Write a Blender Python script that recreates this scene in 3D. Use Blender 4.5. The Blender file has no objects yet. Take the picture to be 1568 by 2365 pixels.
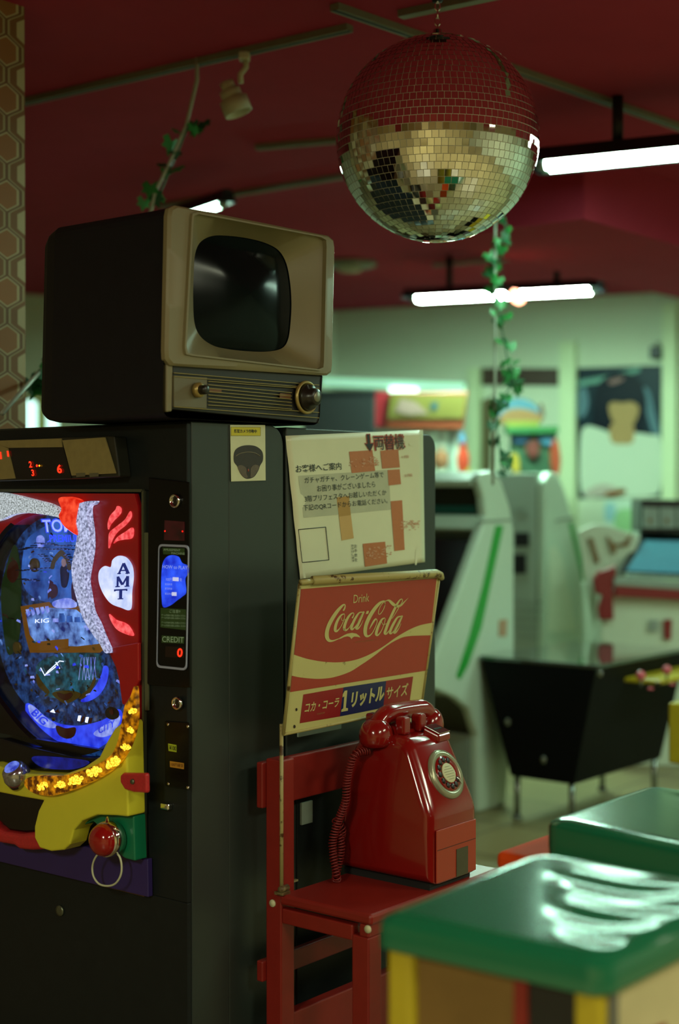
import bpy, bmesh, math, random
from mathutils import Vector, Matrix
random.seed(7)
S = bpy.context.scene
COL = S.collection

# ------------------------------------------------------------------ camera
W_, H_ = 1568.0, 2365.0
FPX = 3400.0                       # focal length in pixels of the full frame
EYE = 1.35
AZ = math.radians(39.0)
PITCH = math.atan((H_/2 - 1128.0)/FPX)
FWH = Vector((math.cos(AZ), math.sin(AZ), 0))
RT = Vector((math.sin(AZ), -math.cos(AZ), 0))
FW = (FWH*math.cos(PITCH) - Vector((0, 0, 1))*math.sin(PITCH)).normalized()
UP = RT.cross(FW)
CAM = Vector((0, 0, EYE))
cd = bpy.data.cameras.new('camera'); cam = bpy.data.objects.new('camera', cd); COL.objects.link(cam)
cd.sensor_fit = 'VERTICAL'; cd.sensor_height = 36.0; cd.sensor_width = 24.0
cd.lens = FPX/H_*36.0
cd.clip_start = 0.05
cam.matrix_world = Matrix(((RT.x, UP.x, -FW.x, CAM.x), (RT.y, UP.y, -FW.y, CAM.y), (RT.z, UP.z, -FW.z, CAM.z), (0, 0, 0, 1)))
cd.dof.use_dof = True; cd.dof.focus_distance = 3.18; cd.dof.aperture_fstop = 1.7
S.camera = cam
S.view_settings.view_transform = 'Standard'; S.view_settings.look = 'None'
S.view_settings.exposure = 0.0; S.view_settings.gamma = 1.0; S.view_settings.use_curve_mapping = False
S.cycles.max_bounces = 8; S.cycles.sample_clamp_indirect = 4.0
try:
    S.cycles.use_denoising = True
except Exception: pass

def ray(px, py): return FW*FPX + RT*(px - W_/2) - UP*(py - H_/2)
def on(px, py, p0, n):
    d = ray(px, py); t = (Vector(p0) - CAM).dot(n)/d.dot(n); return CAM + d*t
def onX(px, py, x): return on(px, py, (x, 0, 0), Vector((1, 0, 0)))
def onY(px, py, y): return on(px, py, (0, y, 0), Vector((0, 1, 0)))
def onZ(px, py, z): return on(px, py, (0, 0, z), Vector((0, 0, 1)))
def at(px, py, d):  # horizontal depth d
    r = ray(px, py); return CAM + r*(d/r.dot(FWH))

# ------------------------------------------------------------------ world and unseen area lights added for the room's off-frame lamps
w = bpy.data.worlds.new('world'); S.world = w; w.use_nodes = True
bg = w.node_tree.nodes['Background']; bg.inputs[0].default_value = (0.55, 0.7, 0.6, 1); bg.inputs[1].default_value = 0.01
L_FRONT = 62.0
def area(name, loc, sx, sy, power, col, rz=0.0, rot=None):
    l = bpy.data.lights.new(name, 'AREA'); l.shape = 'RECTANGLE'; l.size = sx; l.size_y = sy; l.energy = power; l.color = col
    o = bpy.data.objects.new(name, l); COL.objects.link(o); o.location = loc
    o.rotation_euler = rot or (0, 0, rz); return o
WARM = (0.95, 1.0, 0.70)
area('ceiling_tube_light', (1.2, -1.3, 2.45), 1.2, 0.36, L_FRONT, WARM, 0.6)
area('ceiling_tube_light', (3.4, -1.0, 2.45), 1.2, 0.36, L_FRONT*0.8, WARM, 0.6)
area('ceiling_tube_light', (-1.6, 0.6, 2.45), 1.2, 0.36, L_FRONT*1.9, WARM, 0.6)
area('ceiling_tube_light', (6.0, 0.6, 2.45), 1.2, 0.12, 50, (0.62, 1.0, 0.76), 0.6)  # unseen green light added to brighten the far room

# ------------------------------------------------------------------ materials
def lin(c):
    if isinstance(c, str):
        c = [int(c[i:i+2], 16)/255 for i in (0, 2, 4)]
        c = [x/12.92 if x <= 0.04045 else ((x+0.055)/1.055)**2.4 for x in c]
    return tuple(c[:3])
MATS = {}
def M(name, col, rough=0.5, metal=0.0, emit=None, es=0.0, noise=0.12, scale=30.0, bump=0.0, spec=0.5, alpha=1.0, coat=0.0):
    if name in MATS: return MATS[name]
    c = lin(col); m = bpy.data.materials.new(name); m.use_nodes = True; nt = m.node_tree; b = nt.nodes['Principled BSDF']
    b.inputs['Roughness'].default_value = rough; b.inputs['Metallic'].default_value = metal
    b.inputs['Specular IOR Level'].default_value = spec
    b.inputs['Coat Weight'].default_value = coat
    if noise > 0 or bump > 0:
        tc = nt.nodes.new('ShaderNodeTexCoord'); nz = nt.nodes.new('ShaderNodeTexNoise'); nz.inputs['Scale'].default_value = scale; nz.inputs['Detail'].default_value = 4
        nt.links.new(tc.outputs['Object'], nz.inputs['Vector'])
        mx = nt.nodes.new('ShaderNodeMix'); mx.data_type = 'RGBA'
        mx.inputs[6].default_value = tuple(x*(1-noise) for x in c)+(1,); mx.inputs[7].default_value = tuple(min(1, x*(1+noise)) for x in c)+(1,)
        nt.links.new(nz.outputs['Fac'], mx.inputs[0]); nt.links.new(mx.outputs[2], b.inputs['Base Color'])
        if bump > 0:
            bp = nt.nodes.new('ShaderNodeBump'); bp.inputs['Strength'].default_value = bump; bp.inputs['Distance'].default_value = 0.01
            nt.links.new(nz.outputs['Fac'], bp.inputs['Height']); nt.links.new(bp.outputs[0], b.inputs['Normal'])
    else:
        b.inputs['Base Color'].default_value = c+(1,)
    if emit is not None:
        e = lin(emit); b.inputs['Emission Color'].default_value = e+(1,); b.inputs['Emission Strength'].default_value = es
    b.inputs['Alpha'].default_value = alpha
    MATS[name] = m; return m
def glow(name, c_lo, c_hi, s, scale=60.0, lo=0.35, hi=0.7, rough=0.2, base='101010', tex='noise'):
    """a lit lamp cover: emission between two colours over a procedural lens texture"""
    if name in MATS: return MATS[name]
    m = bpy.data.materials.new(name); m.use_nodes = True; nt = m.node_tree; b = nt.nodes['Principled BSDF']
    b.inputs['Base Color'].default_value = lin(base)+(1,); b.inputs['Roughness'].default_value = rough
    tc = nt.nodes.new('ShaderNodeTexCoord')
    if tex == 'noise':
        nz = nt.nodes.new('ShaderNodeTexNoise'); nz.inputs['Scale'].default_value = scale; nz.inputs['Detail'].default_value = 5; out = nz.outputs['Fac']
    else:
        nz = nt.nodes.new('ShaderNodeTexVoronoi'); nz.inputs['Scale'].default_value = scale; out = nz.outputs['Distance']
    nt.links.new(tc.outputs['Object'], nz.inputs['Vector'])
    rp = nt.nodes.new('ShaderNodeValToRGB'); rp.color_ramp.elements[0].position = lo; rp.color_ramp.elements[1].position = hi
    rp.color_ramp.elements[0].color = lin(c_lo)+(1,); rp.color_ramp.elements[1].color = lin(c_hi)+(1,)
    nt.links.new(out, rp.inputs[0]); nt.links.new(rp.outputs[0], b.inputs['Emission Color']); b.inputs['Emission Strength'].default_value = s
    MATS[name] = m; return m
def glass(name, tint=(1, 1, 1), mixf=0.08, rough=0.02):
    if name in MATS: return MATS[name]
    m = bpy.data.materials.new(name); m.use_nodes = True; nt = m.node_tree; nt.nodes.clear()
    o = nt.nodes.new('ShaderNodeOutputMaterial'); t = nt.nodes.new('ShaderNodeBsdfTransparent'); g = nt.nodes.new('ShaderNodeBsdfGlossy'); x = nt.nodes.new('ShaderNodeMixShader')
    x.inputs[0].default_value = mixf
    t.inputs[0].default_value = tint+(1,); g.inputs['Roughness'].default_value = rough
    nt.links.new(t.outputs[0], x.inputs[1]); nt.links.new(g.outputs[0], x.inputs[2]); nt.links.new(x.outputs[0], o.inputs[0])
    MATS[name] = m; return m

# ------------------------------------------------------------------ mesh builder
class MB:
    def __init__(s): s.v = []; s.f = []; s.m = []; s.sm = []
    def add(s, vs, fs, mi=0, smooth=False):
        b = len(s.v); s.v += [Vector(p) for p in vs]
        for f in fs: s.f.append([b+i for i in f]); s.m.append(mi); s.sm.append(smooth)
        return s
    def box(s, a, b, mi=0):
        x0, y0, z0 = a; x1, y1, z1 = b
        vs = [(x0,y0,z0),(x1,y0,z0),(x1,y1,z0),(x0,y1,z0),(x0,y0,z1),(x1,y0,z1),(x1,y1,z1),(x0,y1,z1)]
        return s.add(vs, [(0,3,2,1),(4,5,6,7),(0,1,5,4),(1,2,6,5),(2,3,7,6),(3,0,4,7)], mi)
    def obox(s, o, u, v, n, mi=0):   # box from corner o along three edge vectors
        o = Vector(o); u = Vector(u); v = Vector(v); n = Vector(n)
        vs = [o, o+u, o+u+v, o+v, o+n, o+u+n, o+u+v+n, o+v+n]
        return s.add(vs, [(0,3,2,1),(4,5,6,7),(0,1,5,4),(1,2,6,5),(2,3,7,6),(3,0,4,7)], mi)
    def slab(s, pts, n, mi=0, smooth=False):   # polygon pts extruded by vector n
        k = len(pts); n = Vector(n); vs = [Vector(p) for p in pts] + [Vector(p)+n for p in pts]
        fs = [tuple(range(k-1, -1, -1)), tuple(range(k, 2*k))] + [(i, (i+1) % k, k+(i+1) % k, k+i) for i in range(k)]
        return s.add(vs, fs, mi, smooth)
    def poly(s, pts, mi=0): return s.add(pts, [tuple(range(len(pts)))], mi)
    def loft(s, rings, mi=0, smooth=False, closed=True, caps=True):
        k = len(rings[0]); vs = [p for r in rings for p in r]; fs = []
        for i in range(len(rings)-1):
            for j in range(k if closed else k-1):
                fs.append((i*k+j, i*k+(j+1) % k, (i+1)*k+(j+1) % k, (i+1)*k+j))
        if caps and closed: fs += [tuple(range(k-1, -1, -1)), tuple(range((len(rings)-1)*k, len(rings)*k))]
        return s.add(vs, fs, mi, smooth)
    def tube(s, pts, r, seg=8, mi=0, closed=False):
        pts = [Vector(p) for p in pts]; n = len(pts); rings = []
        rs = r if isinstance(r, (list, tuple)) else [r]*n
        nrm = None
        for i in range(n):
            if closed: t = pts[(i+1) % n]-pts[i-1]
            else: t = pts[min(i+1, n-1)]-pts[max(i-1, 0)]
            t.normalize()
            if nrm is None:
                a = Vector((0, 0, 1)) if abs(t.z) < 0.9 else Vector((1, 0, 0)); nrm = t.cross(a).normalized()
            else:
                nrm = (nrm - t*nrm.dot(t)).normalized()
            b = t.cross(nrm)
            rings.append([pts[i]+(nrm*math.cos(2*math.pi*j/seg)+b*math.sin(2*math.pi*j/seg))*rs[i] for j in range(seg)])
        if closed: rings.append(rings[0])
        return s.loft(rings, mi, True, True, not closed)
    def lathe(s, o, ax, prof, seg=24, mi=0, smooth=True):   # prof: (radius, height along ax)
        o = Vector(o); ax = Vector(ax).normalized(); a = Vector((0, 0, 1)) if abs(ax.z) < 0.9 else Vector((1, 0, 0))
        u = ax.cross(a).normalized(); v = ax.cross(u)
        rings = [[o+ax*h+(u*math.cos(2*math.pi*j/seg)+v*math.sin(2*math.pi*j/seg))*max(r, 1e-5) for j in range(seg)] for r, h in prof]
        return s.loft(rings, mi, smooth)
    def ell(s, c, u, v, n, seg=20, rings=12, mi=0):
        c = Vector(c); R = []
        for i in range(rings+1):
            t = math.pi*i/rings; r = max(math.sin(t), 1e-4)
            R.append([c+Vector(u)*r*math.cos(2*math.pi*j/seg)+Vector(v)*r*math.sin(2*math.pi*j/seg)+Vector(n)*math.cos(t) for j in range(seg)])
        return s.loft(R, mi, True)
    def build(s, name, mats, parent=None, bevel=0.0, seg=2, label=None):
        me = bpy.data.meshes.new(name); off = Vector((0, 0, 0)); p = parent
        while p is not None: off += p.location; p = p.parent
        if parent is None and not isinstance(mats, dict): pass
        me.from_pydata([v-off for v in s.v], [], s.f)
        ms = mats if isinstance(mats, (list, tuple)) else [mats]
        for m in ms: me.materials.append(m)
        me.polygons.foreach_set('material_index', s.m); me.polygons.foreach_set('use_smooth', s.sm)
        me.validate(); me.update()
        bb = bmesh.new(); bb.from_mesh(me); bmesh.ops.recalc_face_normals(bb, faces=bb.faces); bb.to_mesh(me); bb.free()
        o = bpy.data.objects.new(name, me); COL.objects.link(o)
        if parent is not None: o.parent = parent
        if bevel > 0:
            b = o.modifiers.new('bevel', 'BEVEL'); b.width = bevel; b.segments = seg; b.limit_method = 'ANGLE'; b.angle_limit = math.radians(40); b.harden_normals = False
        if label: o['label'] = label
        return o
def tag(o, label, cat, group=None, kind=None):
    o['label'] = label; o['category'] = cat
    if group: o['group'] = group
    if kind: o['kind'] = kind
    return o
def thing(name, label, cat, loc, group=None):
    o = bpy.data.objects.new(name, None); COL.objects.link(o); o.location = loc; o.empty_display_size = 0.1
    return tag(o, label, cat, group)
def struct(name, mb, m, bevel=0):
    o = mb.build(name, m, None, bevel); o['kind'] = 'structure'; return o

def text_pts(body, shear=0.0, bold=0.0):
    c = bpy.data.curves.new('writing', 'FONT'); c.body = body; c.size = 1.0; c.shear = shear; c.offset = bold; c.resolution_u = 3
    o = bpy.data.objects.new('writing', c); COL.objects.link(o)
    dg = bpy.context.evaluated_depsgraph_get(); dg.update()
    me = bpy.data.meshes.new_from_object(o.evaluated_get(dg))
    vs = [v.co.copy() for v in me.vertices]; fs = [tuple(p.vertices) for p in me.polygons]
    bpy.data.objects.remove(o); bpy.data.curves.remove(c); bpy.data.meshes.remove(me)
    return vs, fs
def write(mb, body, bl, br, tl, mi, shear=0.0, bold=0.0, lift=None):
    """lettering that fills the box bl-br-tl (points in the place)"""
    vs, fs = text_pts(body, shear, bold)
    if not vs: return
    x0 = min(v.x for v in vs); x1 = max(v.x for v in vs); y0 = min(v.y for v in vs); y1 = max(v.y for v in vs)
    bl = Vector(bl); u = Vector(br)-bl; v_ = Vector(tl)-bl
    L = Vector(lift) if lift is not None else Vector((0, 0, 0))
    mb.add([bl+u*((v.x-x0)/max(1e-6, x1-x0))+v_*((v.y-y0)/max(1e-6, y1-y0))+L for v in vs], fs, mi)

def spline(P, n=8, closed=False):
    out = []; k = len(P); P = [Vector(p) for p in P]
    for i in range(k if closed else k-1):
        if closed: a, b, c, d = P[i-1], P[i], P[(i+1) % k], P[(i+2) % k]
        else: a, b, c, d = P[max(i-1, 0)], P[i], P[i+1], P[min(i+2, k-1)]
        for j in range(n):
            t = j/n
            out.append(0.5*((2*b)+(c-a)*t+(2*a-5*b+4*c-d)*t*t+(3*b-3*c+d-a)*t**3))
    if not closed: out.append(P[-1])
    return out
def rrect(c, r=0.12, n=5):
    # rounded quad from 4 corner points (tl,tr,br,bl)
    out = []
    for i in range(4):
        p = c[i]; a_ = c[i-1]; b_ = c[(i+1) % 4]; la = (a_-p); lb = (b_-p); rad = r*min(la.length, lb.length)
        p0 = p+la.normalized()*rad; p1 = p+lb.normalized()*rad
        for k in range(n+1):
            s = k/n; out.append(p0*(1-s)**2+p*2*s*(1-s)+p1*s*s)
    return out
def copy_tree(o, parent=None):
    c = o.copy(); COL.objects.link(c)
    if parent is not None: c.parent = parent
    for ch in list(o.children): copy_tree(ch, c)
    return c

X_ = Vector((1, 0, 0)); Y_ = Vector((0, 1, 0)); Z_ = Vector((0, 0, 1))
CEIL = 2.60
#PART2
def G(r, d, z=0.0): return RT*r + FWH*d + Z_*z

# ------------------------------------------------------------------ the room
def wallpaper():
    m = bpy.data.materials.new('retro_wallpaper'); m.use_nodes = True; nt = m.node_tree; b = nt.nodes['Principled BSDF']; b.inputs['Roughness'].default_value = 0.6
    ge = nt.nodes.new('ShaderNodeNewGeometry'); sp = nt.nodes.new('ShaderNodeSeparateXYZ'); nt.links.new(ge.outputs['Position'], sp.inputs[0])
    def ma(op, a, bb):
        n = nt.nodes.new('ShaderNodeMath'); n.operation = op
        for i, q in enumerate((a, bb)):
            if q is None: continue
            if isinstance(q, (int, float)): n.inputs[i].default_value = q
            else: nt.links.new(q, n.inputs[i])
        return n.outputs[0]
    P, Q = 0.156, 0.1235
    u = ma('MULTIPLY', ma('SUBTRACT', sp.outputs['X'], WP0[0]), 2*math.pi/P); v = ma('MULTIPLY', ma('SUBTRACT', sp.outputs['Z'], WP0[1]), 2*math.pi/Q)
    au = ma('PINGPONG', u, math.pi)
    g = ma('DIVIDE', ma('ADD', ma('SUBTRACT', au, ma('MAXIMUM', ma('MINIMUM', ma('MULTIPLY', ma('COSINE', v, None), 1.5), 0.9), -0.9)), 1.0), 5.142)
    r = nt.nodes.new('ShaderNodeValToRGB'); r.color_ramp.interpolation = 'CONSTANT'; el = r.color_ramp.elements
    stops = [(0.0, '8f602e'), (0.265, 'b0a67c'), (0.325, '6a4822'), (0.405, 'a0966c'), (0.455, '7a5428'), (0.63, 'b4ab84')]
    el[0].position = 0; el[0].color = lin(stops[0][1])+(1,); el[1].position = stops[1][0]; el[1].color = lin(stops[1][1])+(1,)
    for p, c in stops[2:]:
        e = el.new(p); e.color = lin(c)+(1,)
    nt.links.new(g, r.inputs[0]); nt.links.new(r.outputs[0], b.inputs['Base Color']); return m
XF, YS = None, None
mc = at(442, 1128, 3.0); XF = mc.x; YS = mc.y           # front face and side face of the near cabinet
YCOL = 3.055
ov = onY(17, 785, YCOL); WP0 = (ov.x, ov.z)
XCOL = onY(58, 500, YCOL).x
M('wall_paint', 'c6ceb4', 0.8, noise=0.05, scale=3)
M('warm_wall', 'c9b582', 0.8, noise=0.05, scale=3)
M('ceiling_red', '9e3044', 0.95, noise=0.10, scale=6, spec=0.12)
def wall(name, a, b, m, t=0.1):
    (r0, d0), (r1, d1) = a, b; mb = MB(); p0 = G(r0, d0); p1 = G(r1, d1); n = (p1-p0).cross(Z_).normalized()*t
    mb.obox(p0, p1-p0, Z_*CEIL, n); return struct(name, mb, m)
BK0, BK1 = (-0.0275, 10.4), (5.0, 7.98)
wall('wall_back', BK0, BK1, MATS['wall_paint'], -0.1)
wall('wall_left', (-6.0, 7.7), BK0, MATS['wall_paint'], -0.1)
wall('wall_right', BK1, (5.0, -3.4), MATS['wall_paint'], -0.1)
wall('wall_front', (5.0, -3.4), (-6.0, -3.4), MATS['warm_wall'], -0.1)
wall('wall_side', (-6.0, -3.4), (-6.0, 7.7), MATS['warm_wall'], -0.1)
fl = [(-6, 7.7), BK0, BK1, (5, -3.4), (-6, -3.4)]
def floor_mat():
    m = M('cream_vinyl_tiles', '97885f', 0.35, noise=0.10, scale=8); nt = m.node_tree; b = nt.nodes['Principled BSDF']
    tc = nt.nodes.new('ShaderNodeTexCoord'); br = nt.nodes.new('ShaderNodeTexBrick'); br.offset = 0; br.inputs['Scale'].default_value = 1.1
    br.inputs['Color1'].default_value = lin('97885f')+(1,); br.inputs['Color2'].default_value = lin('8a7b54')+(1,); br.inputs['Mortar'].default_value = lin('5a5038')+(1,)
    br.inputs['Mortar Size'].default_value = 0.006; br.inputs['Row Height'].default_value = 0.5
    nt.links.new(tc.outputs['Object'], br.inputs['Vector']); nt.links.new(br.outputs['Color'], b.inputs['Base Color']); return m
mb = MB(); mb.slab([G(r, d, 0) for r, d in fl], (0, 0, -0.1)); struct('floor', mb, floor_mat())
mb = MB(); mb.slab([G(r, d, CEIL) for r, d in fl], (0, 0, 0.1)); struct('ceiling', mb, MATS['ceiling_red'])
mb = MB(); mb.box((XCOL-1.2, YCOL, 0), (XCOL, YCOL+0.25, CEIL)); struct('wall_pillar', mb, wallpaper())
# downstand beam of the ceiling
bc = at(1348, 505, 5.45)
mb = MB(); mb.box((bc.x, bc.y, bc.z), (bc.x+2.6, bc.y+0.75, CEIL)); o = struct('trim_1', mb, MATS['ceiling_red'])
# plain pilasters on the back wall, room axis WD runs along the wall
WD = (G(*BK1)-G(*BK0)).normalized(); WN = WD.cross(Z_).normalized()
if WN.dot(FWH) > 0: WN = -WN
WP = G(*BK0)
def onW(px, py, off=0.0): return on(px, py, WP+WN*off, WN)
M('pilaster', 'c9d6ac', 0.6, noise=0.04)
for i, (a, b, top) in enumerate(((1080, 1106, 850), (1292, 1328, 790), (1530, 1562, 700))):
    p = onW(a, top, 0.06); q = onW(b, top, 0.06)
    mb = MB(); mb.obox(Vector((p.x, p.y, 0)), Vector((q.x-p.x, q.y-p.y, 0)), Z_*p.z, -WN*0.06); struct('trim_%d' % (i+2), mb, MATS['pilaster'])

# ------------------------------------------------------------------ fluorescent fixtures
M('fixture_dark', '15161a', 0.5); M('fixture_white', 'c8d0c0', 0.4); M('lamp_cap', '9aa79a', 0.35, 0.6)
GREEN = (0.56, 1.0, 0.74)
def tube_mat(name, s):
    m = M(name, (0.8, 0.9, 0.85), 0.3, noise=0.0); b = m.node_tree.nodes['Principled BSDF']
    b.inputs['Emission Color'].default_value = GREEN+(1,); b.inputs['Emission Strength'].default_value = s; return m
def fixture(label, pl, dirv, ln, s, ntube=1, r=0.016, lip=0.10, drop=0.012, stems=True, group='tube lamps under the ceiling', gap=0.034):
    """hood above the tubes, closed on top, lips along both long sides"""
    pl = Vector(pl); u = Vector(dirv).normalized(); sd = u.cross(Z_).normalized()
    t = thing('tube_lamp', label, 'lamp', (pl.x, pl.y, pl.z), group)
    top = 0.05
    mb = MB()
    prof = [(-lip, -drop), (-lip*0.45, top), (lip*0.45, top), (lip, -drop), (lip, -drop-0.004+0.008), (lip*0.42, top-0.008), (-lip*0.42, top-0.008), (-lip, -drop+0.004)]
    rings = [[pl+u*k+sd*a+Z_*b for a, b in prof] for k in (-0.04, ln+0.04)]
    mb.loft(rings); mb.build('hood', MATS['fixture_dark'], t)
    for k in range(ntube):
        off = sd*((k-(ntube-1)/2)*gap)
        mb = MB(); mb.tube([pl+off+u*0.02, pl+off+u*(ln-0.02)], r, 12); mb.build('tube', tube_mat('tube_glow_%g' % s, s), t)
        for e0, e1 in ((-0.005, 0.02), (ln-0.02, ln+0.005)):
            mb = MB(); mb.tube([pl+off+u*e0, pl+off+u*e1], r*1.02, 12); mb.build('tube_cap', MATS['lamp_cap'], t)
    if stems:
        for k in (0.2, 0.8):
            p = pl+u*ln*k; mb = MB(); mb.tube([Vector((p.x, p.y, pl.z+top-0.005)), Vector((p.x, p.y, CEIL-0.001))], 0.018, 8); mb.build('stem', MATS['fixture_dark'], t)
    return t
def dirpx(a, b, z):
    return (onZ(b[0], b[1], z)-onZ(a[0], a[1], z))
# near lamp, right of the mirror ball
z1 = 2.40
a = onZ(1252, 384, z1); b = onZ(1568, 353, z1)
fixture('bright twin fluorescent lamp beside the mirror ball, running out of the right edge', a, b-a, 1.25, 60.0, 2, 0.019, 0.11, 0.006, gap=0.05)
# far lamp before the posters
z2 = 2.38
a = onZ(958, 690, z2); b = onZ(1372, 669, z2); LAMP2 = (a+b)/2
fixture('far fluorescent lamp hanging before the posters, behind the hanging ivy', a, b-a, (b-a).length, 290.0, 2, 0.019, 0.12, 0.004, gap=0.05)
# lamp whose end shows over the television
z3 = 2.45
a = onZ(516, 470, z3); b = onZ(250, 560, z3)
fixture('fluorescent lamp almost hidden behind the television, only its end showing', a, b-a, 0.5, 20.0, 1, 0.016, 0.035, 0.0, False)
# red-tinged glow next to the far lamp; the bulb shape is made up
pb = at(1192, 684, 6.3)
t = thing('glowing_bulb', 'small glowing orange bulb in front of the far fluorescent lamp', 'lamp', (pb.x, pb.y, pb.z))
m = M('bulb_glow', (1, .6, .4), 0.3, emit=(1.0, 0.42, 0.25), es=6.0, noise=0)
dv = (RT*0.75 - Z_*0.55).normalized()
mb = MB(); mb.lathe(pb-dv*0.035, dv, [(0.0, 0.0), (0.018, 0.004), (0.026, 0.02), (0.03, 0.045), (0.024, 0.068), (0.0, 0.08)], 16); mb.build('bulb', m, t)
mb = MB(); mb.tube([pb-dv*0.03, pb-dv*0.07], 0.016, 10); mb.build('socket', MATS['fixture_dark'], t)
mb = MB(); mb.tube([pb-dv*0.07, Vector((pb.x-dv.x*0.1, pb.y-dv.y*0.1, CEIL))], 0.004, 6); mb.build('cord', MATS['fixture_dark'], t)

# ------------------------------------------------------------------ ceiling rails, spotlight, vent
M('rail_grey', '75735e', 0.5, 0.2); M('rail_dark', '0c0d0c', 0.6); M('spot_white', 'b5b294', 0.5)
def rail(label, p, q, ext0=0.0, ext1=0.0, wd=0.030, slot=True):
    a = onZ(p[0], p[1], CEIL-0.018); b = onZ(q[0], q[1], CEIL-0.018); u = (b-a).normalized(); a = a-u*ext0; b = b+u*ext1; sd = u.cross(Z_)
    t = thing('ceiling_rail', label, 'rail', (a.x, a.y, CEIL), 'lighting rails on the ceiling')
    mb = MB(); mb.obox(a-sd*wd/2, b-a, sd*wd, Z_*0.018); mb.build('rail', MATS['rail_grey'], t)
    if slot:
        mb = MB(); mb.obox(a-sd*wd*0.18-Z_*0.001, b-a, sd*wd*0.36, Z_*0.002); mb.build('slot', MATS['rail_dark'], t)
    return t
rail('grey lighting rail carrying the white spotlight', (65, 240), (808, 72), 1.0)
rail('dark slotted lighting rail passing behind the mirror ball', (772, 24), (1566, 298), 0.0, 0.6)
rail('short grey rail end right above the mirror ball', (925, 42), (1165, -8), 0, 0.6, slot=False)
rail('faint far lighting rail over the far lamp', (1115, 606), (1490, 575), 0.3, slot=False)
rail('faint lighting rail just above the television top', (487, 462), (770, 416), 0.3, 0.4, slot=False)
rail('faintest lighting rail end, left of the mirror ball', (592, 346), (780, 330), 0, 0.6, slot=False)
# spotlight
pa = onZ(565, 135, CEIL-0.03); dS = (pa-CAM).dot(FWH)
def sp(px, py): return at(px, py, dS)
t = thing('track_spotlight', 'small white spotlight hanging from the grey ceiling rail', 'lamp', (pa.x, pa.y, pa.z))
mb = MB(); mb.obox(sp(552, 140)-FWH*0.02, sp(577, 140)-sp(552, 140), sp(552, 122)-sp(552, 140), FWH*0.04); mb.build('mount', MATS['spot_white'], t, 0.004)
mb = MB(); mb.tube([sp(568, 138), sp(568, 155), sp(555, 172), sp(556, 192)], 0.008, 8); mb.build('arm', MATS['spot_white'], t)
ax = (sp(556, 256)-sp(530, 190)).normalized()
mb = MB(); s0 = sp(523, 190); q = (sp(556, 256)-s0).length
mb.lathe(s0, ax, [(0.0, 0), (0.020, 0.0), (0.020, q*0.22), (0.017, q*0.25), (0.030, q*0.27), (0.030, q*0.52), (0.026, q*0.55), (0.0405, q*0.58), (0.0405, q*1.05), (0.036, q*1.05), (0.030, q*0.8), (0, q*0.75)], 20); mb.build('lamp_head', MATS['spot_white'], t)
# round vent
pv = onZ(808, 614, CEIL-0.02)
t = thing('round_vent', 'round grey vent on the ceiling right of the television', 'vent', (pv.x, pv.y, CEIL))
mb = MB(); mb.lathe((pv.x, pv.y, CEIL), -Z_, [(0.0, 0.0), (0.15, 0.0), (0.145, 0.02), (0.11, 0.03), (0.0, 0.03)], 28); mb.build('rim', MATS['rail_grey'], t)
mb = MB(); mb.lathe((pv.x, pv.y, CEIL-0.03), -Z_, [(0.0, 0.0), (0.07, 0.0), (0.06, 0.02), (0.0, 0.025)], 24); mb.build('cone', MATS['spot_white'], t)
# small speaker high on the back wall
pq = onW(1520, 816); t = thing('wall_speaker', 'small dark box fixed high on the back wall above the pilaster', 'speaker', pq)
mb = MB(); mb.obox(pq-WD*0.035-Z_*0.04, WD*0.07, Z_*0.08, WN*0.09); mb.build('case', MATS['fixture_dark'], t, 0.008)
mb = MB(); mb.obox(pq-WD*0.012+Z_*0.04, WD*0.024, Z_*0.03, WN*0.04); mb.build('bracket', MATS['rail_grey'], t)

# ------------------------------------------------------------------ mirror ball
BD = 3.53
bcn = at(1010, 322, BD); BR = 0.2425
t = thing('mirror_ball', 'large hanging mirror ball of small square mirrors', 'mirror ball', bcn)
M('ball_core', 'd8d6c2', 0.5, noise=0.1, scale=80); M('mirror', (0.86, 0.87, 0.83), 0.015, 1.0, noise=0.0); M('chrome', (0.75, 0.75, 0.72), 0.08, 1.0, noise=0)
mb = MB(); mb.ell(bcn, X_*(BR-0.0022), Y_*(BR-0.0022), Z_*(BR-0.0022), 64, 48); mb.build('core', MATS['ball_core'], t)
mb = MB(); rnd = random.Random(3); NR = 44; dth = math.pi/NR; gapw = 0.0011
for i in range(1, NR-1):
    th = (i+0.5)*dth; rr = math.sin(th)*BR; nt_ = max(5, int(2*math.pi*rr/(BR*dth*0.90))); ph0 = rnd.random()*6.28
    hz = BR*dth/2-gapw*0.62; hw = math.pi*rr/nt_-gapw*0.62
    for j in range(nt_):
        ph = ph0+2*math.pi*j/nt_
        n = Vector((math.sin(th)*math.cos(ph), math.sin(th)*math.sin(ph), math.cos(th)))
        e1 = Vector((-math.sin(ph), math.cos(ph), 0)); e2 = n.cross(e1)
        jt = 0.011; n2 = (n+e1*rnd.gauss(0, jt)+e2*rnd.gauss(0, jt)).normalized(); f1 = (e1-n2*e1.dot(n2)).normalized(); f2 = n2.cross(f1)
        c = bcn+n*BR; vs = []
        for k in (0, -0.0028):
            for a_, b_ in ((-1, -1), (1, -1), (1, 1), (-1, 1)): vs.append(c+n2*k+f1*hw*a_+f2*hz*b_)
        mb.add(vs, [(0, 1, 2, 3), (0, 4, 5, 1), (1, 5, 6, 2), (2, 6, 7, 3), (3, 7, 4, 0)], 0)
mb.build('mirror_tiles', MATS['mirror'], t)
topz = bcn.z+BR
mb = MB(); mb.lathe((bcn.x, bcn.y, topz-0.012), Z_, [(0.035, 0.0), (0.035, 0.01), (0.012, 0.016), (0.010, 0.03), (0, 0.03)], 20); mb.build('cap', MATS['chrome'], t)
mb = MB(); zz = topz+0.02
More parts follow.
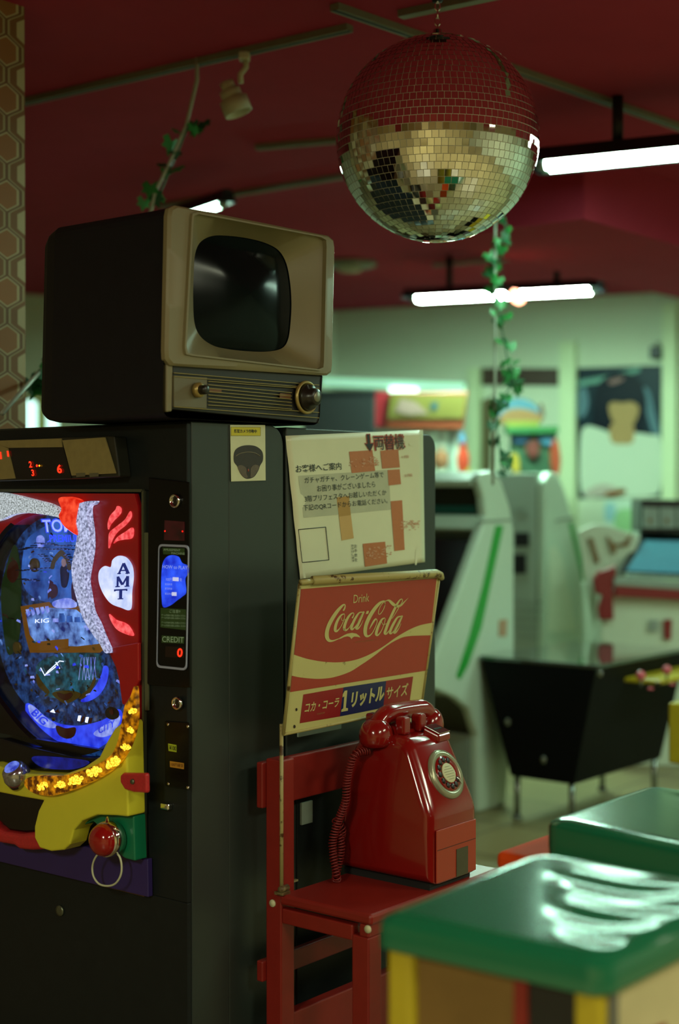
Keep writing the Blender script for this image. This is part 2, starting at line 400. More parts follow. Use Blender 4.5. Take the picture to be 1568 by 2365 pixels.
ring = lambda c, u, v, r1, r2: [c+u*r1*math.cos(k*math.pi/8)+v*r2*math.sin(k*math.pi/8) for k in range(16)]
k = 0
while zz < CEIL-0.085+0.02:
    mb.tube(ring(Vector((bcn.x, bcn.y, zz)), RT if k % 2 else FWH, Z_, 0.006, 0.011), 0.0018, 6, 0, True); zz += 0.018; k += 1
mb.build('chain', MATS['chrome'], t)
mb = MB(); mb.lathe((bcn.x, bcn.y, CEIL), -Z_, [(0, 0), (0.04, 0), (0.04, 0.06), (0.02, 0.07), (0.012, 0.09), (0, 0.09)], 20); mb.build('motor', MATS['rail_dark'], t)
#PART3
# ------------------------------------------------------------------ near cabinet (pachinko) and the one behind it
M('cabinet_black', '181c1c', 0.42, noise=0.2, scale=40, spec=0.22); M('cabinet_side', '282f2b', 0.38, noise=0.10, scale=5); M('panel_black', '080909', 0.3, spec=0.25)
M('trim_olive', '55583f', 0.5); M('edge_metal', '6a6f5c', 0.35, 0.8); M('rubber', '0b0b0b', 0.8)
TOP = 1.487
def cab_body(x0, x1, y0, y1, z1, r, mb):
    # side profile in X-Z with a rounded far top corner
    prof = [(x0, 0.0), (x1, 0.0)] + [(x1-r+r*math.cos(a_), z1-r+r*math.sin(a_)) for a_ in [i*math.pi/2/8 for i in range(9)]] + [(x0, z1)]
    return mb.slab([Vector((x, y0, z)) for x, z in prof], (0, y1-y0, 0))
X1 = onY(655, 1150, YS).x
FY = lambda px, py, dx=0.0: onX(px, py, XF+dx)
cab = thing('game_cabinet', 'tall black pachinko cabinet carrying the television, coin panel on its front', 'game cabinet', (XF, YS, 0))
mb = MB(); cab_body(XF+0.11, X1, YS, YCOL-0.012, TOP, 0.045, mb)
zt = FY(300, 1133).z; zb = FY(355, 2062).z
mb.box((XF, YS, 0), (XF+0.112, YS+0.02, TOP)); mb.box((XF, YS+0.02, zt), (XF+0.112, YCOL-0.012, TOP)); mb.box((XF, YS+0.02, 0), (XF+0.112, YCOL-0.012, zb)); mb.box((XF, YS+0.02, zb), (XF+0.112, FY(345, 1500).y, zt))
mb.build('body', MATS['cabinet_side'], cab, 0.003)
Nf = Vector((-1, 0, 0))
# black front cladding around the machine opening
mb = MB(); ys = FY(442, 1200).y; yL = YCOL-0.012
zt = FY(300, 1133).z; zb = FY(355, 2062).z; yo = FY(345, 1500).y
mb.box((XF-0.012, YS+0.0005, zt), (XF-0.0005, yo, 0.0+zb-0.0)); mb.box((XF-0.012, YS+0.0005, zt), (XF-0.0005, yL, TOP-0.004)); mb.box((XF-0.012, YS+0.0005, 0.02), (XF-0.0005, yL, zb))
mb.build('front_panel', MATS['cabinet_black'], cab, 0.002)
mb = MB(); mb.box((XF-0.020, yo-0.004, zb), (XF-0.012, yo+0.002, zt)); mb.box((XF-0.020, yo, zt-0.003), (XF-0.012, yL, zt+0.003)); mb.build('opening_trim', MATS['edge_metal'], cab)
mb = MB(); mb.box((XF-0.016, yo, zb-0.007), (XF-0.012, yL, zb)); mb.build('lower_edge', M('brass_edge', '7a5a2a', 0.4, 0.5), cab)
mb = MB(); mb.slab([FY(333, 1230, -0.014), FY(345, 1230, -0.014), FY(345, 1640, -0.014), FY(338, 1640, -0.014)], Nf*0.004); mb.build('side_strip', MATS['trim_olive'], cab)
# coin panel: raised plate with window
def z8(x, y, dx=-0.02): return FY(330+x/2.954, 1100+y/2.954, dx)
mb = MB(); mb.slab([z8(52, 8, -0.012), z8(330, 40, -0.012), z8(334, 1440, -0.012), z8(40, 1420, -0.012)], Nf*0.006); cp = mb.build('coin_panel', MATS['panel_black'], cab, 0.002)
c4 = [z8(112, 462), z8(318, 470), z8(302, 1325), z8(98, 1303)]
outer = rrect(c4, 0.13); cen = sum(c4, Vector())/4
inner = [p+(cen-p).normalized()*0.0045 for p in outer]
mb = MB(); k = len(outer)
mb.loft([outer, [p+Nf*0.003 for p in outer], [p+Nf*0.003 for p in inner], inner], 0, False, True, False); mb.build('window_frame', M('frame_lilac', '9aa0b8', 0.35), cp)
mb = MB(); mb.slab([p for p in inner], Nf*0.001)
win = mb.build('window', MATS['panel_black'], cp)
BLUEL = glow('blue_window', '0414a0', '3060ff', 1.3, 22.0, 0.35, 0.72)
mb = MB()
mb.slab(spline([z8(*p, dx=-0.0215) for p in ((135, 600), (160, 553), (200, 538), (245, 550), (268, 590), (308, 612), (312, 660), (290, 700), (296, 790), (270, 820), (230, 850), (190, 880), (140, 892), (128, 820), (126, 700))], 6, True), Nf*0.0006, 0)
GRN = M('label_green', '2f4a22', 0.5)
for q in (((135, 487), (285, 492), (285, 536), (140, 532)), ((122, 898), (296, 908), (294, 1050), (120, 1030)), ((130, 1085), (285, 1095), (280, 1142), (128, 1135))):
    mb.slab([z8(*p, dx=-0.0215) for p in q], Nf*0.0006, 1)
def zt8(body, bl, br, tl, mi, **k): write(mb, body, z8(*bl, dx=-0.0225), z8(*br, dx=-0.0225), z8(*tl, dx=-0.0225), mi, **k)
zt8('AMUSEMENT', (140, 507), (255, 512), (140, 493), 2); zt8('MACHINE', (195, 532), (285, 536), (195, 517), 2)
zt8('HOW to PLAY', (134, 628), (304, 636), (134, 605), 3); zt8('100円', (158, 715), (200, 717), (158, 692), 3); zt8('発', (250, 718), (266, 718), (250, 695), 3)
mb.slab([z8(*p, dx=-0.0222) for p in ((204, 688), (244, 690), (244, 716), (204, 714))], Nf*0.0004, 4); zt8('150', (210, 711), (238, 712), (210, 693), 5)
mb.slab([z8(*p, dx=-0.0222) for p in ((198, 790), (230, 791), (230, 816), (198, 815))], Nf*0.0004, 4); zt8('20', (204, 811), (224, 812), (204, 795), 5)
for y in (735, 765, 800): zt8('貸玉料金', (150, y+8), (200, y+9), (150, y-6), 3)
zt8('ご注意!!', (180, 930), (255, 934), (180, 908), 2)
for y in (945, 963, 995, 1015): zt8('ゲームを始める前にお読みください', (126, y+8), (292, y+15), (126, y-6), 2)
zt8('CREDIT', (132, 1130), (278, 1136), (132, 1092), 2)
mb.slab([z8(*p, dx=-0.0215) for p in ((155, 1160), (285, 1165), (282, 1240), (153, 1232))], Nf*0.0004, 6)
zt8('0', (232, 1232), (268, 1235), (236, 1172), 7, bold=0.02)
REDD = M('digit_red', '401008', 0.4, emit='ff2a12', es=2.2, noise=0)
mb.build('window_print', [BLUEL, GRN, M('print_green', '8fa88c', 0.5, emit='8fb08c', es=0.10), M('print_blue', '9fb0ff', 0.5, emit='90a8ff', es=0.5), M('print_white', 'd8dcff', 0.5, emit='c0c8ff', es=0.6), M('print_navy', '0a1450', 0.5), M('smoke_red', '1a0506', 0.3), REDD], win)
# red glowing sensor window above it
mb = MB(); mb.slab([z8(150, 300, -0.018), z8(285, 310, -0.018), z8(285, 440, -0.018), z8(146, 435, -0.018)], Nf*0.001)
mb.build('sensor_window', glow('sensor_red', '100204', '40060e', 0.8, 30, 0.3, 0.8), cp)
mb = MB()
for p in ((150, 374), (270, 376)): mb.ell(z8(*p, dx=-0.0195), Y_*0.0018, Z_*0.0018, X_*0.0012, 8, 6)
mb.build('sensor_lights', M('pin_red', '300404', 0.4, emit='ff1808', es=2.0, noise=0), cp)
# two locks
def lock(par, px, py, r, lit):
    c = FY(px, py, -0.018); o = MB(); o.lathe(c, Nf, [(r*0.62, 0), (r*1.0, 0), (r*1.0, 0.005), (r*0.86, 0.008), (r*0.72, 0.006), (r*0.62, 0.0)], 28); L = o.build('lock_ring', MATS['chrome'], par)
    o = MB(); o.lathe(c, Nf, [(0, 0.0), (r*0.60, 0.0), (r*0.60, 0.003), (r*0.3, 0.005), (0, 0.005)], 24); o.build('lock_core', M('lock_core_dark', '3a3630', 0.35, 0.7), L)
lock(cp, 407, 1157, 0.0145, True); lock(cab, 412, 1624, 0.0135, False)
# coin mechanism plate
def z2(x, y, dx=-0.014): return FY(x/3.4087, 1500+y/3.4087, dx)
mb = MB(); mb.slab([z2(1308, 560, -0.012), z2(1502, 575, -0.012), z2(1500, 1105, -0.012), z2(1312, 1075, -0.012)], Nf*0.005); pl = mb.build('coin_plate', MATS['panel_black'], cab, 0.002)
mb = MB(); mb.slab([z2(1325, 740, -0.0175), z2(1390, 752, -0.0175), z2(1390, 808, -0.0175), z2(1328, 798, -0.0175)], Nf*0.0006, 0)
mb.slab([z2(1338, 878, -0.0175), z2(1448, 895, -0.0175), z2(1448, 942, -0.0175), z2(1340, 925, -0.0175)], Nf*0.0006, 1)
write(mb, '¥100', z2(1332, 790, -0.0185), z2(1386, 799, -0.0185), z2(1332, 752, -0.0185), 2, bold=0.02)
write(mb, '100円硬貨', z2(1346, 918, -0.0185), z2(1442, 932, -0.0185), z2(1346, 888, -0.0185), 3)
mb.build('price_label', [M('label_lime', 'a8b82a', 0.5), M('label_orange', 'b8822a', 0.5), M('ink_olive', '25280a', 0.6), M('ink_maroon', '4a1208', 0.6)], pl)
mb = MB()
for p in ((1322, 590), (1478, 606), (1326, 1058), (1478, 1088)): mb.ell(z2(*p, dx=-0.0175), Y_*0.0035, Z_*0.0035, X_*0.002, 10, 6)
mb.build('screws', MATS['chrome'], pl)
cc = z2(1328, 1232, -0.012); mb = MB(); mb.obox(cc-Y_*0.012-Z_*0.006, Y_*0.024, Z_*0.013, Nf*0.014); mb.build('coin_return', MATS['chrome'], cab, 0.003)
# lower part: keyhole and hinge marks
cc = FY(140, 2103, -0.012); mb = MB(); mb.lathe(cc, Nf, [(0.006, 0), (0.012, 0.0), (0.012, 0.004), (0.006, 0.004)], 16); mb.build('base_lock', MATS['edge_metal'], cab)

# cabinet behind (the notice is stuck on it)
X2 = onY(1006, 1100, YS).x
cb2 = thing('change_machine_cabinet', 'dark grey cabinet side standing behind the pachinko cabinet, notice stuck on it', 'cabinet', (X1+0.01, YS, 0))
mb = MB(); cab_body(X1+0.010, X2, YS, YCOL-0.05, TOP-0.003, 0.035, mb); mb.build('body', MATS['cabinet_side'], cb2, 0.003)
mb = MB(); xx = X1+0.010; mb.box((xx+0.03, YS-0.004, 0.10), (X2-0.012, YS, 0.70)); mb.build('lower_panel', MATS['cabinet_black'], cb2, 0.002)
mb = MB(); mb.box((xx+0.03, YS-0.009, 0.80), (xx+0.18, YS-0.004, 0.86)); mb.build('label_plate', M('pale_plate', '8d9c8c', 0.6), cb2)

pa_ = onY(693, 1905, YS-0.004); pb_ = onY(718, 1848, YS-0.004)
mb = MB(); mb.box((pa_.x, YS-0.009, pa_.z), (pb_.x, YS-0.004, pb_.z)); mb.build('label_plate', M('pale_plate', '8d9c8c', 0.6), cb2)
# security camera sticker
N_s = Vector((0, -1, 0))
def z7(x, y, dy=-0.002): return onY(500+x/9.8, 960+y/9.8, YS+dy)
mb = MB(); mb.slab([z7(305, 210), z7(1097, 210), z7(1108, 1465), z7(328, 1490)], N_s*0.0006, 0)
st = tag(mb.build('camera_sticker', M('sticker_white', 'c9c9a2', 0.5), None), 'white security camera sticker on the dark cabinet side below the television', 'sticker')
mb = MB()
mb.slab([z7(322, 252, -.0028), z7(998, 262, -.0028), z7(998, 458, -.0028), z7(324, 458, -.0028)], N_s*0.0004, 3)
mb.slab([z7(330, 260, -.0031), z7(990, 270, -.0031), z7(990, 450, -.0031), z7(330, 450, -.0031)], N_s*0.0004, 0)
write(mb, '防犯カメラ作動中', z7(405, 392, -.004), z7(912, 398, -.004), z7(405, 305, -.004), 1, bold=0.02)
dome = spline([z7(*p, dy=-.0028) for p in ((392, 870), (440, 760), (560, 690), (720, 668), (880, 690), (1000, 770), (1048, 870), (1045, 1020), (985, 1130), (945, 1240), (870, 1360), (800, 1410), (700, 1430), (620, 1400), (540, 1310), (470, 1150), (395, 1040))], 6, True)
mb.slab(dome, N_s*0.0004, 2)
arc = [z7(*p, dy=-.0036) for p in ((440, 915), (520, 862), (640, 830), (740, 823), (850, 838), (940, 880), (985, 915))]
mb.tube(spline(arc, 4), 0.0006, 6, 4)
mb.slab(spline([z7(*p, dy=-.0033) for p in ((480, 1160), (560, 1120), (660, 1180), (690, 1300), (700, 1400), (620, 1390), (540, 1300))], 5, True), N_s*0.0003, 5)
mb.slab(spline([z7(*p, dy=-.0033) for p in ((965, 1150), (870, 1110), (780, 1180), (770, 1300), (770, 1400), (840, 1370), (920, 1260))], 5, True), N_s*0.0003, 5)
mb.slab(spline([z7(*p, dy=-.0034) for p in ((720, 1150), (760, 1200), (765, 1300), (720, 1380), (675, 1300), (690, 1200))], 5, True), N_s*0.0003, 2)
mb.ell(z7(722, 1235, -.004), X_*0.0022, Z_*0.0032, Y_*0.0005, 10, 6, 6)
mb.build('sticker_print', [M('sticker_yellow', 'c2b414', 0.5), M('ink_black', '14140f', 0.6), M('dome_brown', '2a1a16', 0.4, noise=0.3, scale=90), M('ink_border', '6b6412', 0.6), M('dome_line', '8a7c5c', 0.5), M('dome_lens', '5a4a3c', 0.4, noise=0.3, scale=120), M('lens_red', '8a2a18', 0.4)], st)

# the notice
def z4(x, y, dy=-0.003): return onY(640+x/3.92, 960+y/3.92, YS+dy)
def paper():
    bl, br, tl, tr = z4(205, 1480), z4(1335, 1325), z4(72, 182), z4(1318, 128)
    nx, nz = 24, 24; vs = []; rn = random.Random(5)
    for j in range(nz+1):
        for i in range(nx+1):
            u, v = i/nx, j/nz
            p = (bl*(1-u)+br*u)*(1-v)+(tl*(1-u)+tr*u)*v
            wv = 0.0005*math.sin(u*9+v*3)*math.exp(-v*4)+0.0005*math.exp(-((u-0.0)**2)*90)*(1+math.sin(v*26))
            p = p+Vector((0, -wv, 0)); vs.append(p)
    fs = [(j*(nx+1)+i, j*(nx+1)+i+1, (j+1)*(nx+1)+i+1, (j+1)*(nx+1)+i) for j in range(nz) for i in range(nx)]
    m = MB(); m.add(vs, fs, 0, True); o = m.build('paper_notice', M('paper_cream', 'd2d3b2', 0.32, noise=0.05, scale=18, coat=0.3), None)
    sm = o.modifiers.new('thickness', 'SOLIDIFY'); sm.thickness = 0.0008; sm.offset = -1
    return o
nt1 = tag(paper(), 'laminated paper notice with Japanese text and orange map blocks above the red sign', 'notice')
mb = MB(); D0 = -0.0048
def patch(q, mi, dy=D0): mb.poly([z4(*p, dy=dy) for p in q], mi)
patch(((190, 545), (1010, 490), (1030, 850), (240, 925)), 3, -.0043)
for q in (((652, 326), (862, 312), (888, 500), (676, 520)), ((935, 318), (1096, 305), (1112, 468), (952, 480)), ((1000, 492), (1110, 485), (1122, 620), (1010, 632)), ((1028, 775), (1132, 765), (1155, 1215), (1062, 1226)), ((776, 1160), (978, 1140), (996, 1338), (796, 1368))): patch(q, 1)
patch(((538, 740), (650, 728), (668, 900), (560, 915)), 4, -.0046); patch(((560, 915), (668, 900), (694, 1110), (585, 1130)), 2, -.0046)
rn = random.Random(2)
for (x0, y0, x1, y1, k) in ((648, 400, 905, 468, 60), (1110, 950, 1290, 1040, 50), (800, 1190, 1030, 1300, 70), (830, 360, 880, 420, 10)):
    for _ in range(k):
        x = rn.uniform(x0, x1); y = rn.uniform(y0, y1)-(x-x0)*0.08; a_ = rn.uniform(6, 22); b_ = rn.uniform(4, 9)
        patch(((x, y), (x+a_, y-a_*0.1), (x+a_, y+b_), (x, y+b_)), rn.choice((1, 5, 5)), -.0052-rn.random()*0.0003)
def zt4(body, bl, br, tl, mi, dy=-.0055, **k): write(mb, body, z4(*bl, dy=dy), z4(*br, dy=dy), z4(*tl, dy=dy), mi, **k)
zt4('両替機', (880, 322), (1166, 308), (866, 172), 6, -.0052, bold=0.045); zt4('両替機', (890, 312), (1155, 300), (876, 184), 0, -.0056)
for gx, mi, dy in ((7, 6, -.0052), (0, 0, -.0056)):
    patch(((812-gx, 172-gx), (836+gx, 170-gx), (846+gx, 300), (824-gx, 300)), mi, dy)
    patch(((798-gx*1.2, 255-gx), (872+gx*1.2, 252-gx), (842+gx*.3, 322+gx*1.4)), mi, dy-0.00005)
zt4('お客様へご案内', (172, 518), (584, 488), (168, 448), 0, bold=0.006)
zt4('ガチャガチャ、クレーンゲーム等で', (250, 615), (965, 560), (246, 558), 0)
zt4('お困り事がございましたら', (366, 690), (890, 648), (360, 630), 0)
zt4('3階プリフェスタへお越しいただくか', (252, 782), (990, 720), (248, 726), 0)
zt4('下記のQRコードからお電話ください。', (240, 866), (1000, 796), (236, 808), 0)
fr = ((192, 1032), (440, 1008), (470, 1305), (228, 1330))
for i in range(4):
    a_ = z4(*fr[i], dy=-.0050); b_ = z4(*fr[(i+1) % 4], dy=-.0050); mb.tube([a_, b_], 0.0009, 4, 0)
for cx, s_ in ((712, 'お手数を'), (684, 'おかけします')):
    n = len(s_)
    for i, ch in enumerate(s_):
        y = 1165+i*(165/n); h = 130/n; zt4(ch, (cx-12+i*1.5, y+h), (cx+12+i*1.5, y+h-1), (cx-13+i*1.5, y), 0)
zt4('1階', (1130, 388), (1195, 382), (1128, 362), 5, -.0052); zt4('2階', (1150, 558), (1228, 550), (1148, 530), 5, -.0052)
# paler fold marks of the laminate
for q in (((205, 1200), (222, 1200), (260, 1470), (240, 1472)), ((1255, 1210), (1290, 1180), (1262, 1350), (1248, 1352)), ((1195, 250), (1245, 262), (1240, 275), (1200, 270))): patch(q, 7, -.0049)
mb.build('notice_print', [MATS['ink_black'], M('map_orange', 'b0683a', 0.5, noise=0.1, scale=200), M('map_tan', 'c09a5c', 0.5), M('text_shade', 'aeb094', 0.5), M('map_ochre', 'a8803a', 0.5), M('map_pink', 'c09070', 0.5), M('arrow_red', 'a03c22', 0.5), M('paper_pale', 'd2d4b4', 0.4)], nt1)
#PART4
# ------------------------------------------------------------------ television on top of the cabinets
TVY = YS-0.03
tp = onY(388, 966, TVY)
T = lambda px, py, dy=0.0: onY(px, py, TVY+dy)
N_t = Vector((0, -1, 0))
tv = thing('television', 'old beige and black television set with a rounded screen on top of the cabinets', 'television', (tp.x, TVY, TOP+0.002))
M('tv_case', '17171b', 0.55, noise=0.2, spec=0.2); M('tv_bezel', '7d7352', 0.42, noise=0.06, scale=14); M('tv_gold', 'a08a50', 0.3, 0.5); M('tv_panel', '1c1915', 0.5)
zt_l = T(395, 470).z; xr = T(776, 545).x; xl = T(386, 700).x
zbot = TOP+0.002; depth = 0.40
cTV = [T(394, 471), T(770, 549), T(748, 978), T(384, 967)]
cTV[3].z = zbot; cTV[2].z = zbot
def tvring(ins, dz, y):
    c = sum(cTV, Vector())/4; q = [p+(c-p).normalized()*ins for p in cTV]; q = [Vector((p.x, TVY+y, max(p.z-(dz if i_ < 2 else 0), zbot))) for i_, p in enumerate(q)]
    return rrect(q, 0.06, 5)
mb = MB(); R_ = [tvring(0.002, 0.001, 0.012), tvring(0.002, 0.002, depth-0.05), tvring(0.010, 0.006, depth-0.02), tvring(0.022, 0.010, depth)]
mb.loft(R_, 0, False, True, False); mb.poly(R_[-1])
cs0 = mb.build('case', MATS['tv_case'], tv)
# bezel: outer rounded frame, inner rim, funnel to the tube
def quadpath(c, n, r=0.06):
    return rrect(c, r, n)
zb2 = T(388, 845).z
oc = [T(392, 470), T(777, 547), T(771, 868), T(384, 843)]
Nn = 5
o0 = quadpath(oc, Nn, 0.07)
rimc = [T(440, 488), T(754, 548), T(747, 858), T(422, 820)]
r0 = quadpath(rimc, Nn, 0.04)
rimc2 = [c + (sum(rimc, Vector())/4-c).normalized()*0.006 for c in rimc]
r1 = quadpath(rimc2, Nn, 0.04)
SD = 0.052
scr = [(450, 590), (462, 560), (490, 545), (530, 545), (575, 551), (615, 562), (643, 578), (660, 605), (669, 645), (673, 695), (671, 745), (665, 785), (650, 805), (615, 812), (570, 811), (525, 806), (490, 797), (462, 776), (449, 745), (446, 690), (447, 640)]
scp = spline([T(px, py, SD) for px, py in scr], 10, True)
cS = sum(scp, Vector())/len(scp)
def by_angle(path, c, k=96, closed=True):
    # resample a star-shaped path at k angles about c in X-Z
    out = []
    P = [(p.x-c.x, p.z-c.z, p.y) for p in path]; n = len(P)
    for i in range(k):
        a_ = 2*math.pi*i/k; dx, dz = math.cos(a_), math.sin(a_)
        best = None
        for j in range(n):
            x0, z0, y0 = P[j]; x1, z1_, y1 = P[(j+1) % n]
            den = dx*(z1_-z0)-dz*(x1-x0)
            if abs(den) < 1e-12: continue
            s = (dz*x0-dx*z0)/den
            if -1e-6 <= s <= 1+1e-6:
                q = (x0+(x1-x0)*s)*dx+(z0+(z1_-z0)*s)*dz
                if q > 0 and (best is None or q > best[0]): best = (q, y0+(y1-y0)*s)
        out.append(Vector((c.x+dx*best[0], best[1], c.z+dz*best[0])))
    return out
K = 120
cB = Vector(((oc[0].x+oc[2].x)/2, TVY, (oc[0].z+oc[2].z)/2))
sh = lambda L, dy: [p+Vector((0, dy, 0)) for p in L]
A0 = by_angle(o0, cB, K); A1 = by_angle(r0, cB, K); A2 = by_angle(r1, cB, K); A3 = by_angle(scp, cB, K)
shr = [p+(cB-p).normalized()*0.005*Vector((1, 0, 1)).length for p in A0]
mb = MB(); mb.loft([sh(A0, 0.016), sh(A0, 0.006), [Vector((p.x, TVY+0.001, p.z)) for p in shr], sh(A1, 0.0005), sh(A1, -0.005), sh(A2, -0.005), sh(A2, 0.006), A3], 0, True, True, False)
bz = mb.build('bezel', MATS['tv_bezel'], tv); 
for p in bz.data.polygons: p.use_smooth = True
es = bz.modifiers.new('edge', 'EDGE_SPLIT'); es.split_angle = math.radians(35)
# bulged dark tube face
M('tube_face', '0a1112', 0.13, noise=0.0, spec=0.10)
rings = []
for i in range(9):
    f = 1-i/8; rings.append([Vector((cS.x+(p.x-cS.x)*f*0.998, p.y+0.002-0.022*(1-f*f), cS.z+(p.z-cS.z)*f*0.998)) for p in A3])
mb = MB(); mb.loft(rings, 0, True, True, False); mb.build('screen', MATS['tube_face'], tv)
# control panel
zc0 = zbot+0.006
pc = [T(400, 843, 0.014), T(746, 868, 0.014), T(738, 978, 0.014), T(397, 945, 0.014)]
mb = MB(); mb.slab(pc, (0, 0.02, 0)); cpn = mb.build('control_panel', MATS['tv_panel'], tv, 0.002)
mb = MB(); mb.slab([T(385, 840, 0.012), T(400, 842, 0.012), T(398, 950, 0.012), T(385, 952, 0.012)], (0, 0.02, 0)); mb.build('corner_foot', MATS['tv_bezel'], tv, 0.003)
mb = MB(); mb.slab([T(402, 868, 0.010), T(478, 872, 0.010), T(477, 943, 0.010), T(402, 938, 0.010)], (0, 0.006, 0)); mb.build('tone_plate', M('tv_plate', '665e44', 0.45, noise=0.1), cpn)
mb = MB()
for i in range(11):
    f = i/10; l = T(400 if i < 2 or i > 9 else 479, 862+f*(940-862)+(0 if i < 2 or i > 9 else 4), 0.011); q = T(672 if 2 < i < 9 else 735, 890+f*(966-890)-(0 if i < 2 or i > 9 else 5), 0.011)
    mb.obox(l, q-l, Z_*0.0013, Vector((0, -0.003, 0)))
mb.build('grille_lines', MATS['tv_gold'], cpn)
mb = MB(); mb.slab([T(478, 897, 0.0105), T(510, 899, 0.0105), T(510, 908, 0.0105), T(478, 906, 0.0105)], N_t*0.002); mb.slab([T(645, 908, 0.0105), T(670, 910, 0.0105), T(670, 921, 0.0105), T(645, 919, 0.0105)], N_t*0.002)
mb.build('name_bar', M('tv_copper', '6b4426', 0.4, 0.4), cpn)
c = T(455, 901, 0.008); mb = MB(); mb.lathe(c, N_t, [(0, 0), (0.0155, 0), (0.0155, 0.008), (0.013, 0.012), (0, 0.012)], 28); kb = mb.build('volume_knob', MATS['tv_gold'], cpn)
mb = MB(); mb.lathe(c+N_t*0.012, N_t, [(0, 0), (0.010, 0), (0.0095, 0.014), (0.007, 0.016), (0, 0.016)], 24); mb.build('knob_cap', M('knob_dark', '25221c', 0.3, 0.3), kb)
c = T(706, 918, 0.008); mb = MB(); mb.lathe(c, N_t, [(0, 0), (0.037, 0), (0.037, 0.004), (0.033, 0.008), (0.031, 0.004), (0, 0.004)], 40); kb = mb.build('channel_dial', MATS['tv_gold'], cpn)
mb = MB(); mb.lathe(c+N_t*0.004, N_t, [(0, 0), (0.030, 0), (0.028, 0.010), (0.020, 0.013), (0.019, 0.026), (0.016, 0.029), (0, 0.029)], 36); mb.build('dial_knob', MATS['knob_dark'] if 'knob_dark' in MATS else MATS['tv_case'], kb)
mb = MB(); mb.lathe(c+N_t*0.0325, N_t, [(0, 0), (0.012, 0), (0.010, 0.0015), (0, 0.0015)], 24); mb.build('dial_badge', M('badge_grey', '77745f', 0.35, 0.5), kb)
# side clips of the case
mb = MB()
for py in (531, 771): p = T(391, py, 0.03); mb.obox(p+Vector((-0.004, 0, -0.004)), X_*0.012, Y_*0.012, Z_*0.010)
mb.build('side_clips', M('clip_black', '070707', 0.5), tv)

# ------------------------------------------------------------------ data counter above the pachinko machine
def z1(x, y, dx=0.0): return FY(x/3.4087, 950+y/3.4087, dx)
pc0 = z1(900, 540, -0.05)
dc = thing('data_counter', 'beige data counter with red digits above the pachinko machine', 'counter', (XF-0.012, pc0.y, pc0.z))
front = [z1(*p, dx=-0.055) for p in ((-60, 232), (850, 192), (902, 196), (942, 515), (600, 532), (-60, 550))]
back = [Vector((XF-0.0125, p.y+(0.0 if i < 1 or i > 4 else 0.010), p.z)) for i, p in enumerate(front)]
M('counter_case', '25251c', 0.4); M('counter_beige', '8a7c4c', 0.5, noise=0.2, scale=60); M('counter_dark', '0a0606', 0.25)
mb = MB(); mb.loft([back, front]); mb.build('case', MATS['counter_case'], dc, 0.003)
mb = MB(); mb.slab([z1(*p, dx=-0.056) for p in ((498, 228), (832, 205), (918, 488), (572, 506))], Nf*0.003); mb.build('side_plate', MATS['counter_beige'], dc)
mb = MB(); mb.slab([z1(*p, dx=-0.056) for p in ((-50, 245), (68, 290), (126, 528), (-50, 540))], Nf*0.003); mb.build('side_plate', MATS['counter_beige'], dc)
mb = MB(); mb.slab([z1(*p, dx=-0.056) for p in ((-50, 233), (490, 214), (496, 282), (74, 288), (-50, 250))], Nf*0.0028); mb.build('top_plate', MATS['counter_beige'], dc)
mb = MB(); mb.slab([z1(*p, dx=-0.056) for p in ((74, 290), (502, 288), (566, 528), (130, 530))], Nf*0.001); cw = mb.build('display_window', MATS['counter_dark'], dc)
mb = MB()
def dg(ch, x, y, w_, h, mi=0): write(mb, ch, z1(x, y+h, dx=-0.060), z1(x+w_, y+h, dx=-0.060), z1(x-h*0.12, y, dx=-0.060), mi, bold=0.03)
dg('2', 230, 393, 24, 50); dg('3', 250, 458, 22, 52); dg('6', 452, 418, 38, 70); dg('1', -2, 320, 16, 55); dg('1', 58, 312, 14, 44)
mb.ell(z1(290, 428, -0.060), Y_*0.003, Z_*0.003, X_*0.0015, 10, 6, 0); mb.ell(z1(310, 428, -0.060), Y_*0.0022, Z_*0.0022, X_*0.0015, 10, 6, 1)
mb.build('digits', [REDD, M('led_amber', '302000', 0.4, emit='ffb020', es=2.0, noise=0)], cw)
mb = MB()
for x in (600, 705): mb.slab([z1(x, 488, -0.0592), z1(x+70, 484, -0.0592), z1(x+72, 512, -0.0592), z1(x+4, 518, -0.0592)], Nf*0.001)
mb.build('buttons', M('counter_button', '5e5a44', 0.5), dc)

# ------------------------------------------------------------------ pachinko machine in the cabinet opening
pk = thing('pachinko_machine', 'lit red and yellow pachinko machine with blue playfield set in the cabinet', 'pachinko machine', (XF-0.013, FY(325, 2000).y, FY(325, 2040).z))
M('pk_red', 'a8141a', 0.3, noise=0.08); M('pk_red_tex', 'b0262a', 0.35, noise=0.35, scale=220); M('pk_yellow', 'd0c834', 0.3, noise=0.05); M('pk_black', '080809', 0.25); M('pk_purple', '2c1c58', 0.5); M('pk_green', '0e6a48', 0.35); glow('pk_board', '081430', '2a5ca8', 0.6, 75, 0.4, 0.75)
